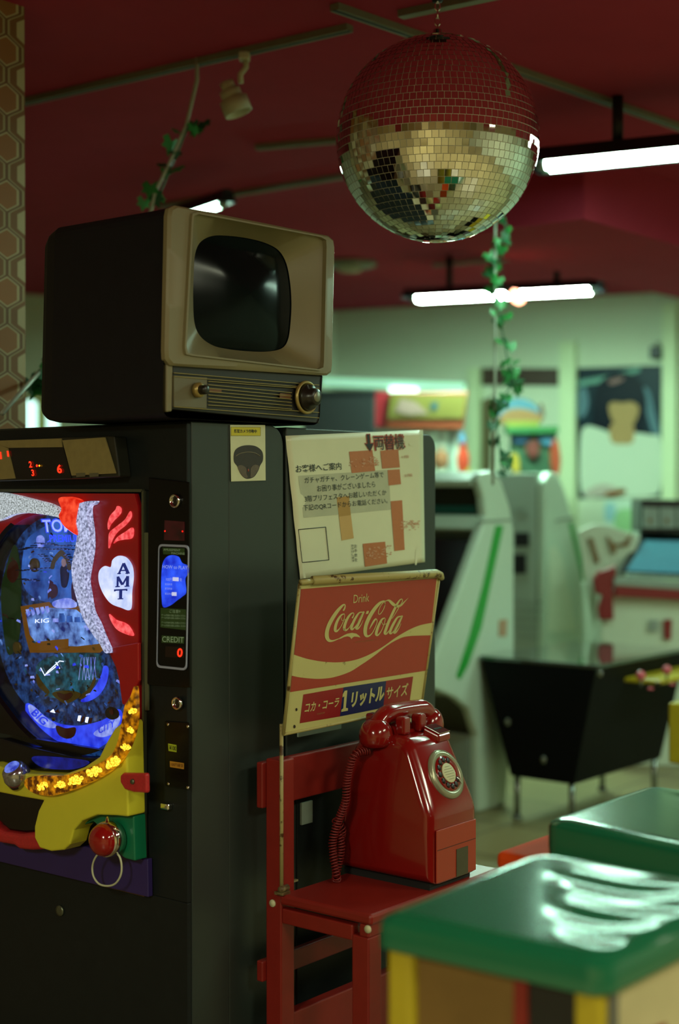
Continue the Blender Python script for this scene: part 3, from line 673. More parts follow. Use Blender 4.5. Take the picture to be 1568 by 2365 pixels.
# playfield window outline (taken at the face)
ell = spline([FY(px, py, -0.014) for px, py in ((-44, 1470), (-30, 1320), (0, 1252), (38, 1209), (90, 1187), (150, 1190), (192, 1230), (208, 1310), (214, 1400), (248, 1490), (280, 1565), (290, 1630), (284, 1680), (255, 1715), (215, 1733), (170, 1738), (120, 1726), (70, 1692), (25, 1640), (-20, 1570))], 6, True)
cE = sum(ell, Vector())/len(ell)
y0 = FY(326, 1500, -0.014).y; yLm = FY(0, 1300, -0.014).y+0.045; zT = FY(300, 1140, -0.014).z; zM = FY(326, 1745, -0.014).z
def yz_angle(path, c, k):
    out = []; n = len(path)
    for i in range(k):
        a_ = 2*math.pi*i/k; dx, dz = math.cos(a_), math.sin(a_); best = 0
        for j in range(n):
            p = path[j]; q = path[(j+1) % n]; x0, w0 = p.y-c.y, p.z-c.z; x1, w1 = q.y-c.y, q.z-c.z
            den = dx*(w1-w0)-dz*(x1-x0)
            if abs(den) < 1e-12: continue
            s = (dz*x0-dx*w0)/den
            if -1e-6 <= s <= 1+1e-6: best = max(best, (x0+(x1-x0)*s)*dx+(w0+(w1-w0)*s)*dz)
        out.append(Vector((c.x, c.y+dx*best, c.z+dz*best)))
    return out
K = 96
E1 = yz_angle(ell, cE, K); rect = [Vector((cE.x, y0, zM)), Vector((cE.x, y0, zT)), Vector((cE.x, yLm, zT)), Vector((cE.x, yLm, zM))]
R1 = yz_angle(rect, cE, K); dX = lambda L, d: [p+Vector((d, 0, 0)) for p in L]
mb = MB(); mb.loft([dX(R1, 0.004), dX(R1, -0.008), dX([p+(cE-p).normalized()*-0.006 for p in E1], -0.008), E1, dX(E1, 0.05)], 0, False, True, False)
yR = FY(205, 1400, -0.014).y
for q_, f_ in enumerate(mb.f):
    c_ = sum((mb.v[i_] for i_ in f_), Vector())/len(f_)
    if (c_.y > yR and c_.z < FY(100, 1215, -0.014).z) or c_.z < FY(250, 1650, -0.014).z: mb.m[q_] = 1
fp = mb.build('frame_panel', [MATS['pk_red'], MATS['pk_black']], pk)
# playfield board with art
BX = 0.034
def zb(x, y, o=0.0): return z1(x, y, BX-o)
def zc(x, y, o=0.0): return z2(x, y, BX-o)
mb = MB(); mb.slab([p*1.0+Vector((BX+0.014, 0, 0)) for p in [cE+(q-cE)*1.06 for q in E1]], (0.004, 0, 0)); bd = mb.build('playfield', MATS['pk_board'], pk)
art = [glow('art_blue', '0a2a70', '3f7ae0', 0.8, 28, 0.3, 0.75), M('art_orange', '8a5a10', 0.5, emit='7a5010', es=0.25), glow('art_screen', '0b1c60', '7fb0ff', 1.15, 40, 0.35, 0.8), M('art_white', 'd0e0ff', 0.5, emit='d0dcff', es=1.6, noise=0), M('art_dark', '06080c', 0.3), M('art_redbrown', '4a1410', 0.4), M('art_gold', '6a5a20', 0.4, 0.3), glow('art_deep', '0a18b8', '3a58ff', 1.25, 30, 0.3, 0.75), glow('art_ice', '4a60d8', 'a8b8ff', 1.0, 60, 0.3, 0.7), M('art_green', '1c4a24', 0.5), glow('art_teal', '06303a', '2a90b0', 0.5, 60, 0.4, 0.8), M('art_skin', 'b09080', 0.5, emit='908070', es=0.2), M('art_pin', '1a1a14', 0.3, 0.8)]
mb = MB()
def blob(pts, mi, f=zb, o=0.002, sm=True):
    P = [f(x, y, o) for x, y in pts]; mb.slab(spline(P, 5, True) if sm else P, Nf*0.0015, mi)
# sky behind, left side dark
blob(((200, 1050), (300, 940), (480, 860), (640, 900), (700, 1100), (680, 1400), (500, 1500), (300, 1480), (180, 1350)), 0, o=0.001)
blob(((10, 1450), (60, 1200), (120, 1050), (160, 1200), (170, 1450), (150, 1800), (60, 1900)), 9, o=0.0015)
blob(((60, 1300), (70, 1210), (120, 1170), (150, 1240), (140, 1310), (100, 1350)), 5, o=0.003)
blob(((290, 1000), (320, 975), (350, 1000), (345, 1060), (305, 1075)), 8, o=0.003)
# centre scenery with the orange frame
blob(((165, 1535), (390, 1500), (420, 1540), (600, 1530), (700, 1550), (800, 1720), (840, 1860), (790, 1900), (240, 1900), (200, 1760)), 1, o=0.004, sm=False)
blob(((205, 1580), (385, 1545), (600, 1560), (700, 1640), (770, 1760), (780, 1830), (610, 1850), (300, 1840), (240, 1760)), 2, o=0.006, sm=False)
blob(((250, 1820), (420, 1800), (540, 1790), (540, 1860), (350, 1890), (260, 1880)), 1, o=0.008, sm=False)
for i in range(5): blob(((205+i*38, 1560-i*6), (230+i*38, 1556-i*6), (238+i*38, 1600-i*6), (222+i*38, 1615-i*6)), 8, o=0.0085, sm=False)
write(mb, 'KIG', zb(275, 1668, 0.010), zb(384, 1662, 0.010), zb(278, 1636, 0.010), 3)
for x, h in ((420, 110), (470, 150), (530, 130), (590, 120), (650, 90)): blob(((x, 1660), (x, 1660-h+80), (x+38, 1660-h+80), (x+42, 1660)), 0 if x % 20 else 8, o=0.009, sm=False)
blob(((420, 1500), (520, 1470), (590, 1490), (600, 1540), (500, 1550), (430, 1540)), 8, o=0.007)
for q in (((395, 1345), (400, 1330), (450, 1380), (450, 1450), (395, 1480), (380, 1450)), ((570, 1345), (625, 1345), (640, 1400), (600, 1500), (570, 1480))): blob(q, 5, o=0.007)
# figure-like ornament: plain arch and pendant
blob(((400, 1230), (420, 1160), (470, 1100), (500, 1100), (550, 1170), (560, 1240), (535, 1250), (525, 1190), (485, 1140), (440, 1190), (425, 1240)), 6, o=0.008)
blob(((478, 1240), (500, 1205), (530, 1225), (545, 1290), (525, 1380), (490, 1380), (480, 1310)), 4, o=0.008)
blob(((488, 1175), (500, 1160), (518, 1170), (522, 1205), (505, 1225), (490, 1210)), 11, o=0.009)
mb.lathe(zb(282, 1210, 0.002), Nf, [(0.009, 0), (0.016, 0), (0.016, 0.006), (0.009, 0.006)], 20, 6)
mb.lathe(zb(145, 1860, 0.002), Nf, [(0.010, 0), (0.014, 0), (0.014, 0.006), (0.010, 0.006)], 20, 6)
# pins in rows
rn = random.Random(4)
for (x0, y0_, x1, y1_, n) in ((330, 1040, 620, 1060, 12), (310, 1075, 600, 1085, 11), (360, 1120, 420, 1180, 6), (560, 1130, 610, 1200, 6), (180, 1250, 420, 1230, 8), (190, 1320, 320, 1330, 7), (200, 1090, 300, 1060, 6)):
    for i in range(n):
        f = i/(n-1); p = zb(x0+(x1-x0)*f, y0_+(y1_-y0_)*f+rn.uniform(-6, 6), 0.0); mb.tube([p+Nf*-0.001, p+Nf*0.022], 0.0012, 5, 12)
# lower field: screen with sparks, rails, arc BIG CITY
blob(((290, 130), (450, 40), (760, 30), (800, 120), (740, 280), (620, 370), (420, 380), (330, 300)), 10, f=zc, o=0.004)
for L in (((320, 145), (352, 205), (440, 135)), ((352, 205), (380, 170), (470, 90), (500, 95)), ((440, 100), (470, 150))): mb.tube([zc(x, y, 0.009) for x, y in L], 0.0011, 5, 3)
for k in range(9):
    x = 640+k*14; mb.tube([zc(x, 60, 0.009), zc(x+(20 if k % 2 else -20), 240, 0.009)], 0.0007, 4, 8)
blob(((415, 350), (480, 325), (590, 328), (640, 360), (560, 415), (500, 420)), 6, f=zc, o=0.010)
blob(((455, 340), (510, 352), (560, 338), (570, 365), (520, 400), (465, 372)), 5, f=zc, o=0.012)
blob(((745, 300), (800, 200), (820, 130), (855, 150), (840, 260), (780, 360), (690, 410), (640, 400)), 7, f=zc, o=0.006)
for q in (((290, 190), (330, 250), (390, 330), (370, 345), (300, 280)), ((620, 370), (700, 310), (745, 220), (760, 235), (720, 330), (650, 390))): blob(q, 6, f=zc, o=0.008)
big = ((205, 430), (260, 440), (350, 520), (460, 580), (600, 600), (730, 580), (840, 540), (930, 470), (965, 520), (930, 640), (860, 720), (760, 785), (650, 808), (540, 800), (430, 750), (300, 640), (220, 540))
blob(big, 7, f=zc, o=0.010)
blob(((225, 440), (270, 450), (355, 530), (440, 590), (420, 620), (330, 595), (250, 520)), 8, f=zc, o=0.013)
blob(((740, 660), (830, 590), (930, 520), (945, 560), (890, 660), (800, 690)), 8, f=zc, o=0.013)
write(mb, 'BIG', zc(240, 505, 0.016), zc(340, 600, 0.016), zc(285, 465, 0.016), 7, bold=0.02)
write(mb, 'CITY', zc(775, 668, 0.016), zc(905, 605, 0.016), zc(775, 610, 0.016), 7, bold=0.02)
blob(((445, 600), (520, 620), (595, 615), (585, 680), (530, 702), (465, 670)), 5, f=zc, o=0.014)
blob(((545, 745), (600, 745), (630, 770), (590, 782), (550, 770)), 4, f=zc, o=0.014)
blob(((835, 480), (875, 450), (930, 480), (935, 530), (890, 552), (840, 530)), 4, f=zc, o=0.0145); blob(((862, 485), (885, 468), (895, 500), (880, 515)), 5, f=zc, o=0.0165)
for k in range(4): blob(((620+k*30, 520+k*6), (640+k*30, 520+k*6), (630+k*30, 565+k*6), (612+k*30, 560+k*6)), 3 if k % 2 == 0 else 5, f=zc, o=0.012, sm=False)
for k in range(3): blob(((360+k*36, 490), (385+k*36, 470), (400+k*36, 500)), 3 if k == 1 else 5, f=zc, o=0.012, sm=False)
rn = random.Random(21)
for k_ in range(150):
    a_ = rn.uniform(0, 6.283); q_ = math.sqrt(rn.uniform(0.02, 0.9)); j_ = int(a_/6.283*K) % K; p_ = cE+(E1[j_]-cE)*q_; p_ = Vector((XF+BX-0.0105, p_.y, p_.z))
    w_ = rn.uniform(0.002, 0.008); h_ = rn.uniform(0.001, 0.004); an = rn.uniform(-0.8, 0.8); e_ = Y_*math.cos(an)+Z_*math.sin(an); g_ = Z_*math.cos(an)-Y_*math.sin(an)
    mb.slab([p_-e_*w_-g_*h_, p_+e_*w_-g_*h_*0.4, p_+e_*w_*0.7+g_*h_, p_-e_*w_*0.8+g_*h_*0.7], Nf*0.001, rn.choice((0, 0, 8, 2, 4, 4, 6, 5, 10, 7)))
mb.build('playfield_art', art, bd)
# title lettering
mb = MB()
write(mb, 'TOM', zb(335, 960, 0.012), zb(590, 955, 0.012), zb(320, 845, 0.012), 0, bold=0.05)
write(mb, 'TOM', zb(343, 952, 0.0135), zb(584, 948, 0.0135), zb(330, 854, 0.0135), 1, bold=0.015)
blob(((300, 870), (420, 850), (600, 850), (640, 1030), (400, 1032), (360, 1000)), 2, o=0.009, sm=False) if False else None
write(mb, 'PREMIUM', zb(392, 1030, 0.012), zb(640, 1030, 0.012), zb(385, 972, 0.012), 0, bold=0.03)
mb.build('title', [M('title_blue', '2a48e0', 0.4, emit='3050ff', es=0.9, noise=0), M('title_pale', 'a0b4ff', 0.4, emit='98acff', es=1.0, noise=0)], bd)
# glass of the playfield
mb = MB(); mb.slab([p+Vector((0.006, 0, 0)) for p in E1], (0.002, 0, 0)); mb.build('glass', glass('pane_glass', (1, 1, 1), 0.04), pk)
# blue area light added inside the playfield for its LED glow
pl_ = bpy.data.lights.new('playfield_led', 'AREA'); pl_.shape = 'DISK'; pl_.size = 0.2; pl_.energy = 1.3; pl_.color = (0.15, 0.25, 1.0)
ol = bpy.data.objects.new('playfield_led', pl_); COL.objects.link(ol); ol.location = zb(420, 1300, 0.02)+Vector((0.006, 0, 0)); ol.rotation_euler = (0, math.radians(90), 0)
# ornaments of the frame
def orn(name, pts, f, d0, th, m, bev=0.003, sm=True, par=None, label=None):
    P = [f(x, y, d0) for x, y in pts]; o = MB(); o.slab(spline(P, 6, True) if sm else P, Nf*th); return o.build(name, m, par or pk, bev, 3, label)
SILV = glow('silver_wing_lens', '39434a', 'd4e0e8', 1.2, 260, 0.35, 0.75, 0.15, '9098a0')
orn('wing_lamp', ((-60, 660), (40, 640), (180, 665), (320, 700), (430, 730), (500, 775), (520, 835), (480, 830), (380, 812), (250, 800), (140, 815), (60, 850), (-20, 868), (-60, 860)), z1, -0.024, 0.016, SILV, 0.006, label='silver lit wing')
orn('wing_tip', ((510, 690), (560, 672), (630, 685), (668, 715), (655, 800), (645, 880), (660, 970), (600, 940), (545, 890), (515, 820), (535, 770)), z1, -0.026, 0.02, glow('tip_red', 'c81808', 'ff5a38', 1.1, 60, 0.35, 0.8, 0.2, '701010'), 0.006, label='glowing red tip')
orn('ribbon_lamp', ((660, 745), (700, 715), (780, 705), (770, 730), (735, 750), (735, 830), (750, 950), (752, 1080), (730, 1220), (715, 1330), (730, 1430), (755, 1570), (800, 1660), (840, 1760), (880, 1850), (900, 1895), (870, 1890), (830, 1820), (770, 1740), (700, 1620), (655, 1480), (625, 1370), (612, 1220), (640, 1080), (655, 960), (648, 860)), z1, -0.024, 0.018, glow('ribbon_lens', '3c4670', 'ccd4ff', 1.15, 190, 0.35, 0.75, 0.15, '8890a0'), 0.006, label='silver blue lit ribbon')
PINK = glow('flame_pink', 'd03038', 'ff7878', 1.15, 90, 0.35, 0.75, 0.25, '802020')
for q in (((930, 745), (958, 765), (950, 810), (905, 855), (870, 900), (858, 930), (855, 880), (875, 820), (915, 775)), ((1030, 785), (1040, 830), (1000, 890), (930, 950), (890, 1010), (862, 1080), (860, 1010), (870, 950), (930, 900), (990, 850)), ((1045, 915), (1056, 950), (1040, 1000), (980, 1010), (930, 1020), (900, 1040), (930, 990), (990, 950)), ((865, 1595), (920, 1640), (990, 1665), (1030, 1700), (1058, 1765), (1000, 1755), (930, 1720), (885, 1660))):
    orn('flame_lamp', q, z1, -0.0225, 0.003, PINK, 0.001)
ht = orn('heart_lamp', ((880, 1225), (895, 1170), (940, 1137), (1000, 1150), (1045, 1210), (1058, 1300), (1045, 1420), (1035, 1558), (960, 1545), (880, 1510), (820, 1430), (788, 1340), (790, 1260), (830, 1218)), z1, -0.0225, 0.005, glow('heart_white', '9ab0ee', 'e4ecff', 1.0, 30, 0.3, 0.7, 0.3, '8088a0'), 0.002, label='white glowing heart')
mb = MB(); tm = M('heart_ink', '2a3a9a', 0.5, emit='2438a8', es=0.25, noise=0)
LET = {'A': [((0.1, 0), (0.5, 1), .17), ((0.9, 0), (0.5, 1), .26), ((0.25, .33), (0.75, .33), .12), ((-.02, .05), (.3, .05), .10), ((.66, .05), (1.02, .05), .10)],
 'M': [((0.14, 0), (0.14, 1), .15), ((0.86, 0), (0.86, 1), .22), ((0.14, 1), (0.5, .2), .2), ((0.86, 1), (0.5, .2), .14), ((-.02, .05), (.32, .05), .10), ((.66, .05), (1.02, .05), .10)],
 'T': [((0.5, 0), (0.5, 1), .24), ((0, .93), (1, .93), .15), ((.04, .8), (.04, 1), .12), ((.96, .8), (.96, 1), .12), ((.28, .05), (.72, .05), .10)]}
for ch, a_, b_, c_ in (('A', (925, 1282), (1020, 1278), (925, 1198)), ('M', (910, 1385), (1018, 1380), (912, 1302)), ('T', (898, 1482), (1000, 1478), (900, 1402))):
    O_ = z1(*a_, dx=-0.0282); U_ = z1(*b_, dx=-0.0282)-O_; V_ = z1(*c_, dx=-0.0282)-O_
    for q, ((x0, y0_), (x1, y1_), w_) in enumerate(LET[ch]):
        d_ = Vector((x1-x0, y1_-y0_)).normalized(); nx_, ny_ = -d_.y*w_/2, d_.x*w_/2
        mb.poly([O_+U_*(x+sg_*nx_)+V_*(y+sg_*ny_)+Nf*(0.00008*q) for x, y, sg_ in ((x0, y0_, 1), (x1, y1_, 1), (x1, y1_, -1), (x0, y0_, -1))], 0)
mb.build('heart_letters', tm, ht)
orn('red_shoulder', ((985, 430), (960, 240), (915, 60), (905, -20), (1116, -60), (1118, 240), (1095, 285), (1060, 380), (1020, 440)), z2, -0.0215, 0.010, MATS['pk_red'], 0.004, sm=False)
# lower yellow tray unit
orn('yellow_apron', ((1112, 540), (1132, 560), (1148, 1285), (1050, 1275), (900, 1272), (780, 1320), (720, 1390), (690, 1500), (640, 1545), (540, 1555), (450, 1530), (410, 1450), (410, 1360), (440, 1240), (480, 1160), (300, 1130), (120, 1095), (-60, 1060), (-60, 880), (60, 875), (330, 950), (620, 965), (800, 900), (920, 820), (980, 700), (1040, 600)), z2, -0.03, 0.05, MATS['pk_yellow'], 0.014, sm=False)
orn('amber_lamp', ((1090, 285), (1100, 400), (1098, 560), (1060, 720), (985, 860), (880, 960), (720, 1050), (560, 1115), (420, 1145), (290, 1120), (225, 1060), (240, 1010), (330, 990), (500, 990), (640, 960), (790, 900), (900, 830), (950, 740), (985, 600), (1010, 450), (1060, 360)), z2, -0.082, 0.012, glow('amber_lens', '3a1602', 'd88a08', 0.9, 70, 0.40, 0.66, 0.2, '503008'), 0.004, label='long amber lamp')
hot = glow('amber_hot', 'c87804', 'ffe040', 1.9, 300, 0.40, 0.56, 0.2, '503008')
for x, y, r in ((330, 1075, 30), (470, 1070, 28), (590, 1030, 42), (745, 965, 40), (885, 890, 38), (985, 770, 26), (1020, 630, 24), (1045, 485, 22)):
    o = MB(); rn_ = random.Random(x)
    for k_ in range(16):
        an = rn_.uniform(0, 6.28); rq = r*1.35*math.sqrt(rn_.random()); rs_ = r*rn_.uniform(0.00006, 0.00017)*(1.5 if rq < r*0.5 else 1)
        sk_ = 0.55 if y > 880 else -0.6
        o.ell(z2(x+rq*math.cos(an), y+rq*0.62*math.sin(an)-(rq*math.cos(an)*0.3 if y > 880 else 0), -0.0942), Y_*rs_*1.3, Z_*rs_, X_*0.0018, 8, 5)
    o.build('amber_bulb', hot, pk)
orn('black_tray', ((-60, 690), (100, 690), (330, 760), (640, 830), (800, 840), (900, 830), (790, 890), (620, 955), (330, 940), (100, 870), (-60, 870)), z2, -0.016, 0.03, MATS['pk_black'], 0.006, sm=False)
orn('tray_liner', ((270, 840), (640, 865), (700, 900), (560, 945), (330, 925)), z2, -0.047, 0.002, glow('tray_blue', '060a48', '1626b0', 0.7, 25, 0.35, 0.75), 0.001)
o = MB(); c = z2(130, 985, -0.080); axb = (Nf*0.55+Z_*0.8).normalized()
o.lathe(c, axb, [(0, -0.02), (0.028, -0.02), (0.031, 0.0), (0.026, 0.018), (0.020, 0.022), (0, 0.022)], 28); bt = o.build('push_button', M('button_chrome', (0.45, 0.45, 0.5), 0.15, 0.9, noise=0.5, scale=200), pk)
o = MB(); o.lathe(c+axb*0.022, axb, [(0, 0), (0.018, 0), (0.016, 0.004), (0, 0.006)], 24); o.build('button_top', glow('button_blue', '3040c0', '8098ff', 0.8, 60), bt)
o = MB(); write(o, '0', z2(872, 815, -0.062), z2(908, 822, -0.062), z2(872, 750, -0.062), 0, bold=0.02); o.build('counter_digit', REDD, pk)
orn('lower_tray_opening', ((20, 1080), (470, 1160), (440, 1240), (408, 1360), (405, 1415), (250, 1425), (130, 1410), (40, 1330), (5, 1290), (5, 1100)), z2, -0.03, 0.02, MATS['pk_black'], 0.004, sm=False)
orn('red_lip', ((-60, 1270), (0, 1300), (40, 1370), (120, 1410), (250, 1430), (400, 1415), (430, 1480), (500, 1550), (330, 1560), (240, 1550), (200, 1520), (80, 1500), (20, 1450), (-60, 1400)), z2, -0.03, 0.035, MATS['pk_red_tex'], 0.010, sm=False)
orn('red_hinge', ((975, 985), (1000, 965), (1185, 968), (1188, 1125), (1080, 1118), (1010, 1095), (975, 1040)), z2, -0.08, 0.012, MATS['pk_red_tex'], 0.005, sm=False)
o = MB(); o.lathe(z2(1045, 1040, -0.092), Nf, [(0, 0), (0.006, 0), (0.005, 0.003), (0, 0.003)], 16); o.build('hinge_screw', MATS['edge_metal'], pk)
orn('green_corner', ((1148, 1290), (1160, 1640), (1080, 1620), (1000, 1560), (950, 1440), (830, 1330), (730, 1370), (780, 1325), (880, 1275), (1000, 1270)), z2, -0.024, 0.035, MATS['pk_green'], 0.010, sm=False)
orn('purple_base', ((-60, 1440), (200, 1530), (500, 1560), (700, 1540), (950, 1590), (1160, 1640), (1200, 1640), (1205, 1940), (-60, 1640)), z2, -0.014, 0.014, MATS['pk_purple'], 0.002, sm=False)
# handle
hc = z2(815, 1500, -0.095)
o = MB(); o.tube([hc-Nf*0.01, hc-Nf*0.075], 0.022, 20); o.build('handle_stem', MATS['pk_black'], pk)
o = MB(); o.lathe(hc-Nf*0.022, Nf, [(0.02, -0.01), (0.0355, -0.008), (0.0375, 0.008), (0.0355, 0.022), (0.033, 0.022), (0.02, 0.01)], 32); hr = o.build('handle_ring', MATS['chrome'], pk)
o = MB()
for (x, y, ex, ey) in ((850, 1375, 845, 1315), (880, 1395, 940, 1425)):
    a_ = z2(x, y, -0.085); b_ = z2(ex, ey, -0.085); o.tube([a_+(hc-a_)*0.2, a_, b_], [0.009, 0.008, 0.0015], 8)
o.build('handle_prongs', MATS['chrome'], hr)
o = MB(); o.ell(hc, Y_*0.034, Z_*0.034, X_*0.028, 28, 18); o.build('handle_knob', M('handle_red', '8a1210', 0.12, noise=0.1, coat=0.5), pk, label='red ball handle')
# loose white wire ring under the handle
rg = [z2(*p, dx=-0.075) for p in ((790, 1595), (745, 1650), (727, 1720), (738, 1790), (780, 1845), (845, 1862), (905, 1845), (945, 1790), (958, 1720), (945, 1640), (910, 1600), (850, 1590))]
o = MB(); o.tube(spline(rg, 6, True), 0.0022, 8, 0, True); o.build('wire_ring', M('ring_white', 'b8b898', 0.4), pk)
#PART5
# ------------------------------------------------------------------ red chair
M('chair_red', '7c1a12', 0.42, noise=0.15, scale=25); M('cap_white', 'c0bd96', 0.5)
CX0, CX1, CY0, CY1, SZ = 2.309, 2.775, 1.795, 2.07, 0.500
ch = thing('wooden_chair', 'red painted wooden chair carrying the red telephone and the rusty drink sign', 'chair', (CX0, CY0, 0))
ps = 0.043
zr = lambda px, py, y: onY(px, py, y).z
ztop = zr(613, 1757, CY1)
def cbox(name, a, b, bev=0.003, m='chair_red'):
    o = MB(); o.box(a, b); return o.build(name, MATS[m], ch, bev)
for x in (CX0, CX1-ps): cbox('back_post', (x, CY1-ps, 0), (x+ps, CY1, ztop+0.005))
for x in (CX0, CX1-ps): cbox('front_leg', (x, CY0, 0), (x+ps, CY0+ps, SZ-0.048))
cbox('seat', (CX0-0.002, CY0-0.008, SZ-0.022), (CX1+0.002, CY1-ps+0.004, SZ), 0.006)
cbox('side_apron', (CX0+0.002, CY0+ps, SZ-0.062), (CX0+0.024, CY1-ps, SZ-0.030)); cbox('side_apron', (CX1-0.024, CY0+ps, SZ-0.062), (CX1-0.002, CY1-ps, SZ-0.030))
cbox('front_apron', (CX0-0.0, CY0, SZ-0.048), (CX1, CY0+0.024, SZ-0.022))
yb0, yb1 = CY1+0.0005, CY1+0.018
xe = onY(606, 1800, yb0).x
def rail_c(n, za, zb_): cbox(n, (xe, yb0, za), (CX1+0.02, yb1, zb_))
rail_c('top_rail', zr(606, 1868, yb0), zr(606, 1762, yb0))
rail_c('back_stretcher', zr(600, 2272, yb0), zr(600, 2224, yb0))
z_a = zr(672, 2318, yb0); cbox('lower_board', (CX0+ps, CY1-ps+0.004, 0.06), (CX1-ps, CY1-0.01, z_a))
for px, py, y in ((630, 2086, CY1-ps/2), (850, 2146, CY0+ps*0.45)):
    c = onX(px, py, CX0); o = MB(); o.lathe(c, -X_, [(0, 0), (0.0085, 0), (0.0075, 0.003), (0, 0.0045)], 18); o.build('screw_cap', MATS['cap_white'], ch)
o = MB(); p = onZ(680, 2036, SZ); o.box((p.x-0.010, p.y-0.004, SZ), (p.x+0.008, p.y+0.004, SZ+0.004)); o.build('seat_tack', M('tack', 'a89a70', 0.4, 0.4), ch)

# ------------------------------------------------------------------ rusty drink sign on thin legs
P0 = onY(655, 1690, 2.02)
vS = Vector((0, -0.048, 0.318)).normalized(); nS = X_.cross(vS).normalized()
def rust(name, base, rough=0.4, amt=0.62):
    m = bpy.data.materials.new(name); m.use_nodes = True; nt = m.node_tree; b = nt.nodes['Principled BSDF']; b.inputs['Roughness'].default_value = rough
    tc = nt.nodes.new('ShaderNodeTexCoord'); n1 = nt.nodes.new('ShaderNodeTexNoise'); n1.inputs['Scale'].default_value = 28; n1.inputs['Detail'].default_value = 8; n1.inputs['Roughness'].default_value = 0.7
    nt.links.new(tc.outputs['Object'], n1.inputs['Vector']); r = nt.nodes.new('ShaderNodeValToRGB'); r.color_ramp.elements[0].position = amt; r.color_ramp.elements[1].position = amt+0.06
    r.color_ramp.elements[0].color = lin(base)+(1,); r.color_ramp.elements[1].color = lin('4a3010')+(1,)
    nt.links.new(n1.outputs['Fac'], r.inputs[0]); nt.links.new(r.outputs[0], b.inputs['Base Color']); MATS[name] = m; return m
rust('sign_cream', 'bcb474'); rust('sign_rim', 'a3985c', 0.45, 0.56); rust('sign_pole', '9a8c58', 0.5, 0.52)
M('sign_red', '9c3426', 0.38, noise=0.06, scale=40); M('sign_red_dark', '8a1c1e', 0.4, noise=0.08); M('sign_blue', '1c2150', 0.4, noise=0.08)
def z5(x, y, o=0.0): return on(640+x/3.92, 1300+y/3.92, P0+nS*o, nS)
def lz(x, y, o=0.0): return on(740+x/7.127, 1360+y/7.127, P0+nS*o, nS)
sg = thing('drink_sign', 'rusty red and cream cola sign on thin legs standing on the red chair', 'sign', (P0.x, P0.y, SZ))
o = MB(); o.slab([z5(205, 190), z5(1470, 105), z5(1304, 1300), z5(58, 1552)], -nS*0.006); plate = o.build('plate', MATS['sign_cream'], sg, 0.002)
for q in (((205, 190), (58, 1552)), ((1470, 105), (1304, 1300)), ((58, 1552), (1304, 1300))):
    o = MB(); o.tube([z5(*q[0], 0.0), z5(*q[1], 0.0)], 0.0034, 8); o.build('rim', MATS['sign_rim'], sg)
o = MB(); o.tube([z5(212, 176, 0.004), z5(330, 165, 0.004)], 0.006, 10); o.tube([z5(325, 158, 0.006), z5(1440, 95, 0.006), z5(1475, 112, 0.006), z5(1492, 140, 0.004)], [0.0095, 0.0095, 0.009, 0.006], 12); o.build('rolled_top', MATS['sign_rim'], sg)
o = MB()
def sp_(q, mi, lift=0.0006): o.poly([z5(x, y, lift) for x, y in q], mi)
sp_(((215, 238), (1445, 138), (1350, 975), (118, 1170)), 0)
sp_(((238, 1192), (600, 1128), (568, 1390), (205, 1452)), 1); sp_(((600, 1128), (988, 1068), (960, 1312), (568, 1390)), 2); sp_(((988, 1068), (1232, 1028), (1198, 1268), (960, 1312)), 1)
# the wave
up = [(148, 830), (210, 850), (290, 873), (420, 895), (560, 900), (700, 880), (830, 832), (960, 757), (1080, 672), (1200, 603), (1300, 563), (1412, 541)]
dn = [(132, 1021), (190, 1034), (260, 1043), (380, 1050), (510, 1036), (650, 990), (750, 930), (870, 848), (985, 757), (1085, 696), (1185, 664), (1400, 655)]
UPp = spline([z5(x, y, 0.0011) for x, y in up], 5); DNp = spline([z5(x, y, 0.0011) for x, y in dn], 5)
o.add(UPp+DNp, [(i, i+1, len(UPp)+i+1, len(UPp)+i) for i in range(len(UPp)-1)], 3)
def stroke(P, mi=3, lift=0.0012, n=6):
    pts = spline([Vector((x, y, w_)) for x, y, w_ in P], n); L = []; R = []
    for i in range(len(pts)):
        a_ = pts[max(i-1, 0)]; b_ = pts[min(i+1, len(pts)-1)]; d = Vector((b_.x-a_.x, b_.y-a_.y)); d = d.normalized() if d.length > 0 else Vector((1, 0))
        h = max(pts[i].z, 3)/2; L.append(lz(pts[i].x-d.y*h, pts[i].y+d.x*h, lift)); R.append(lz(pts[i].x+d.y*h, pts[i].y-d.x*h, lift))
    o.add(L+R, [(i, i+1, len(L)+i+1, len(L)+i) for i in range(len(L)-1)], mi)
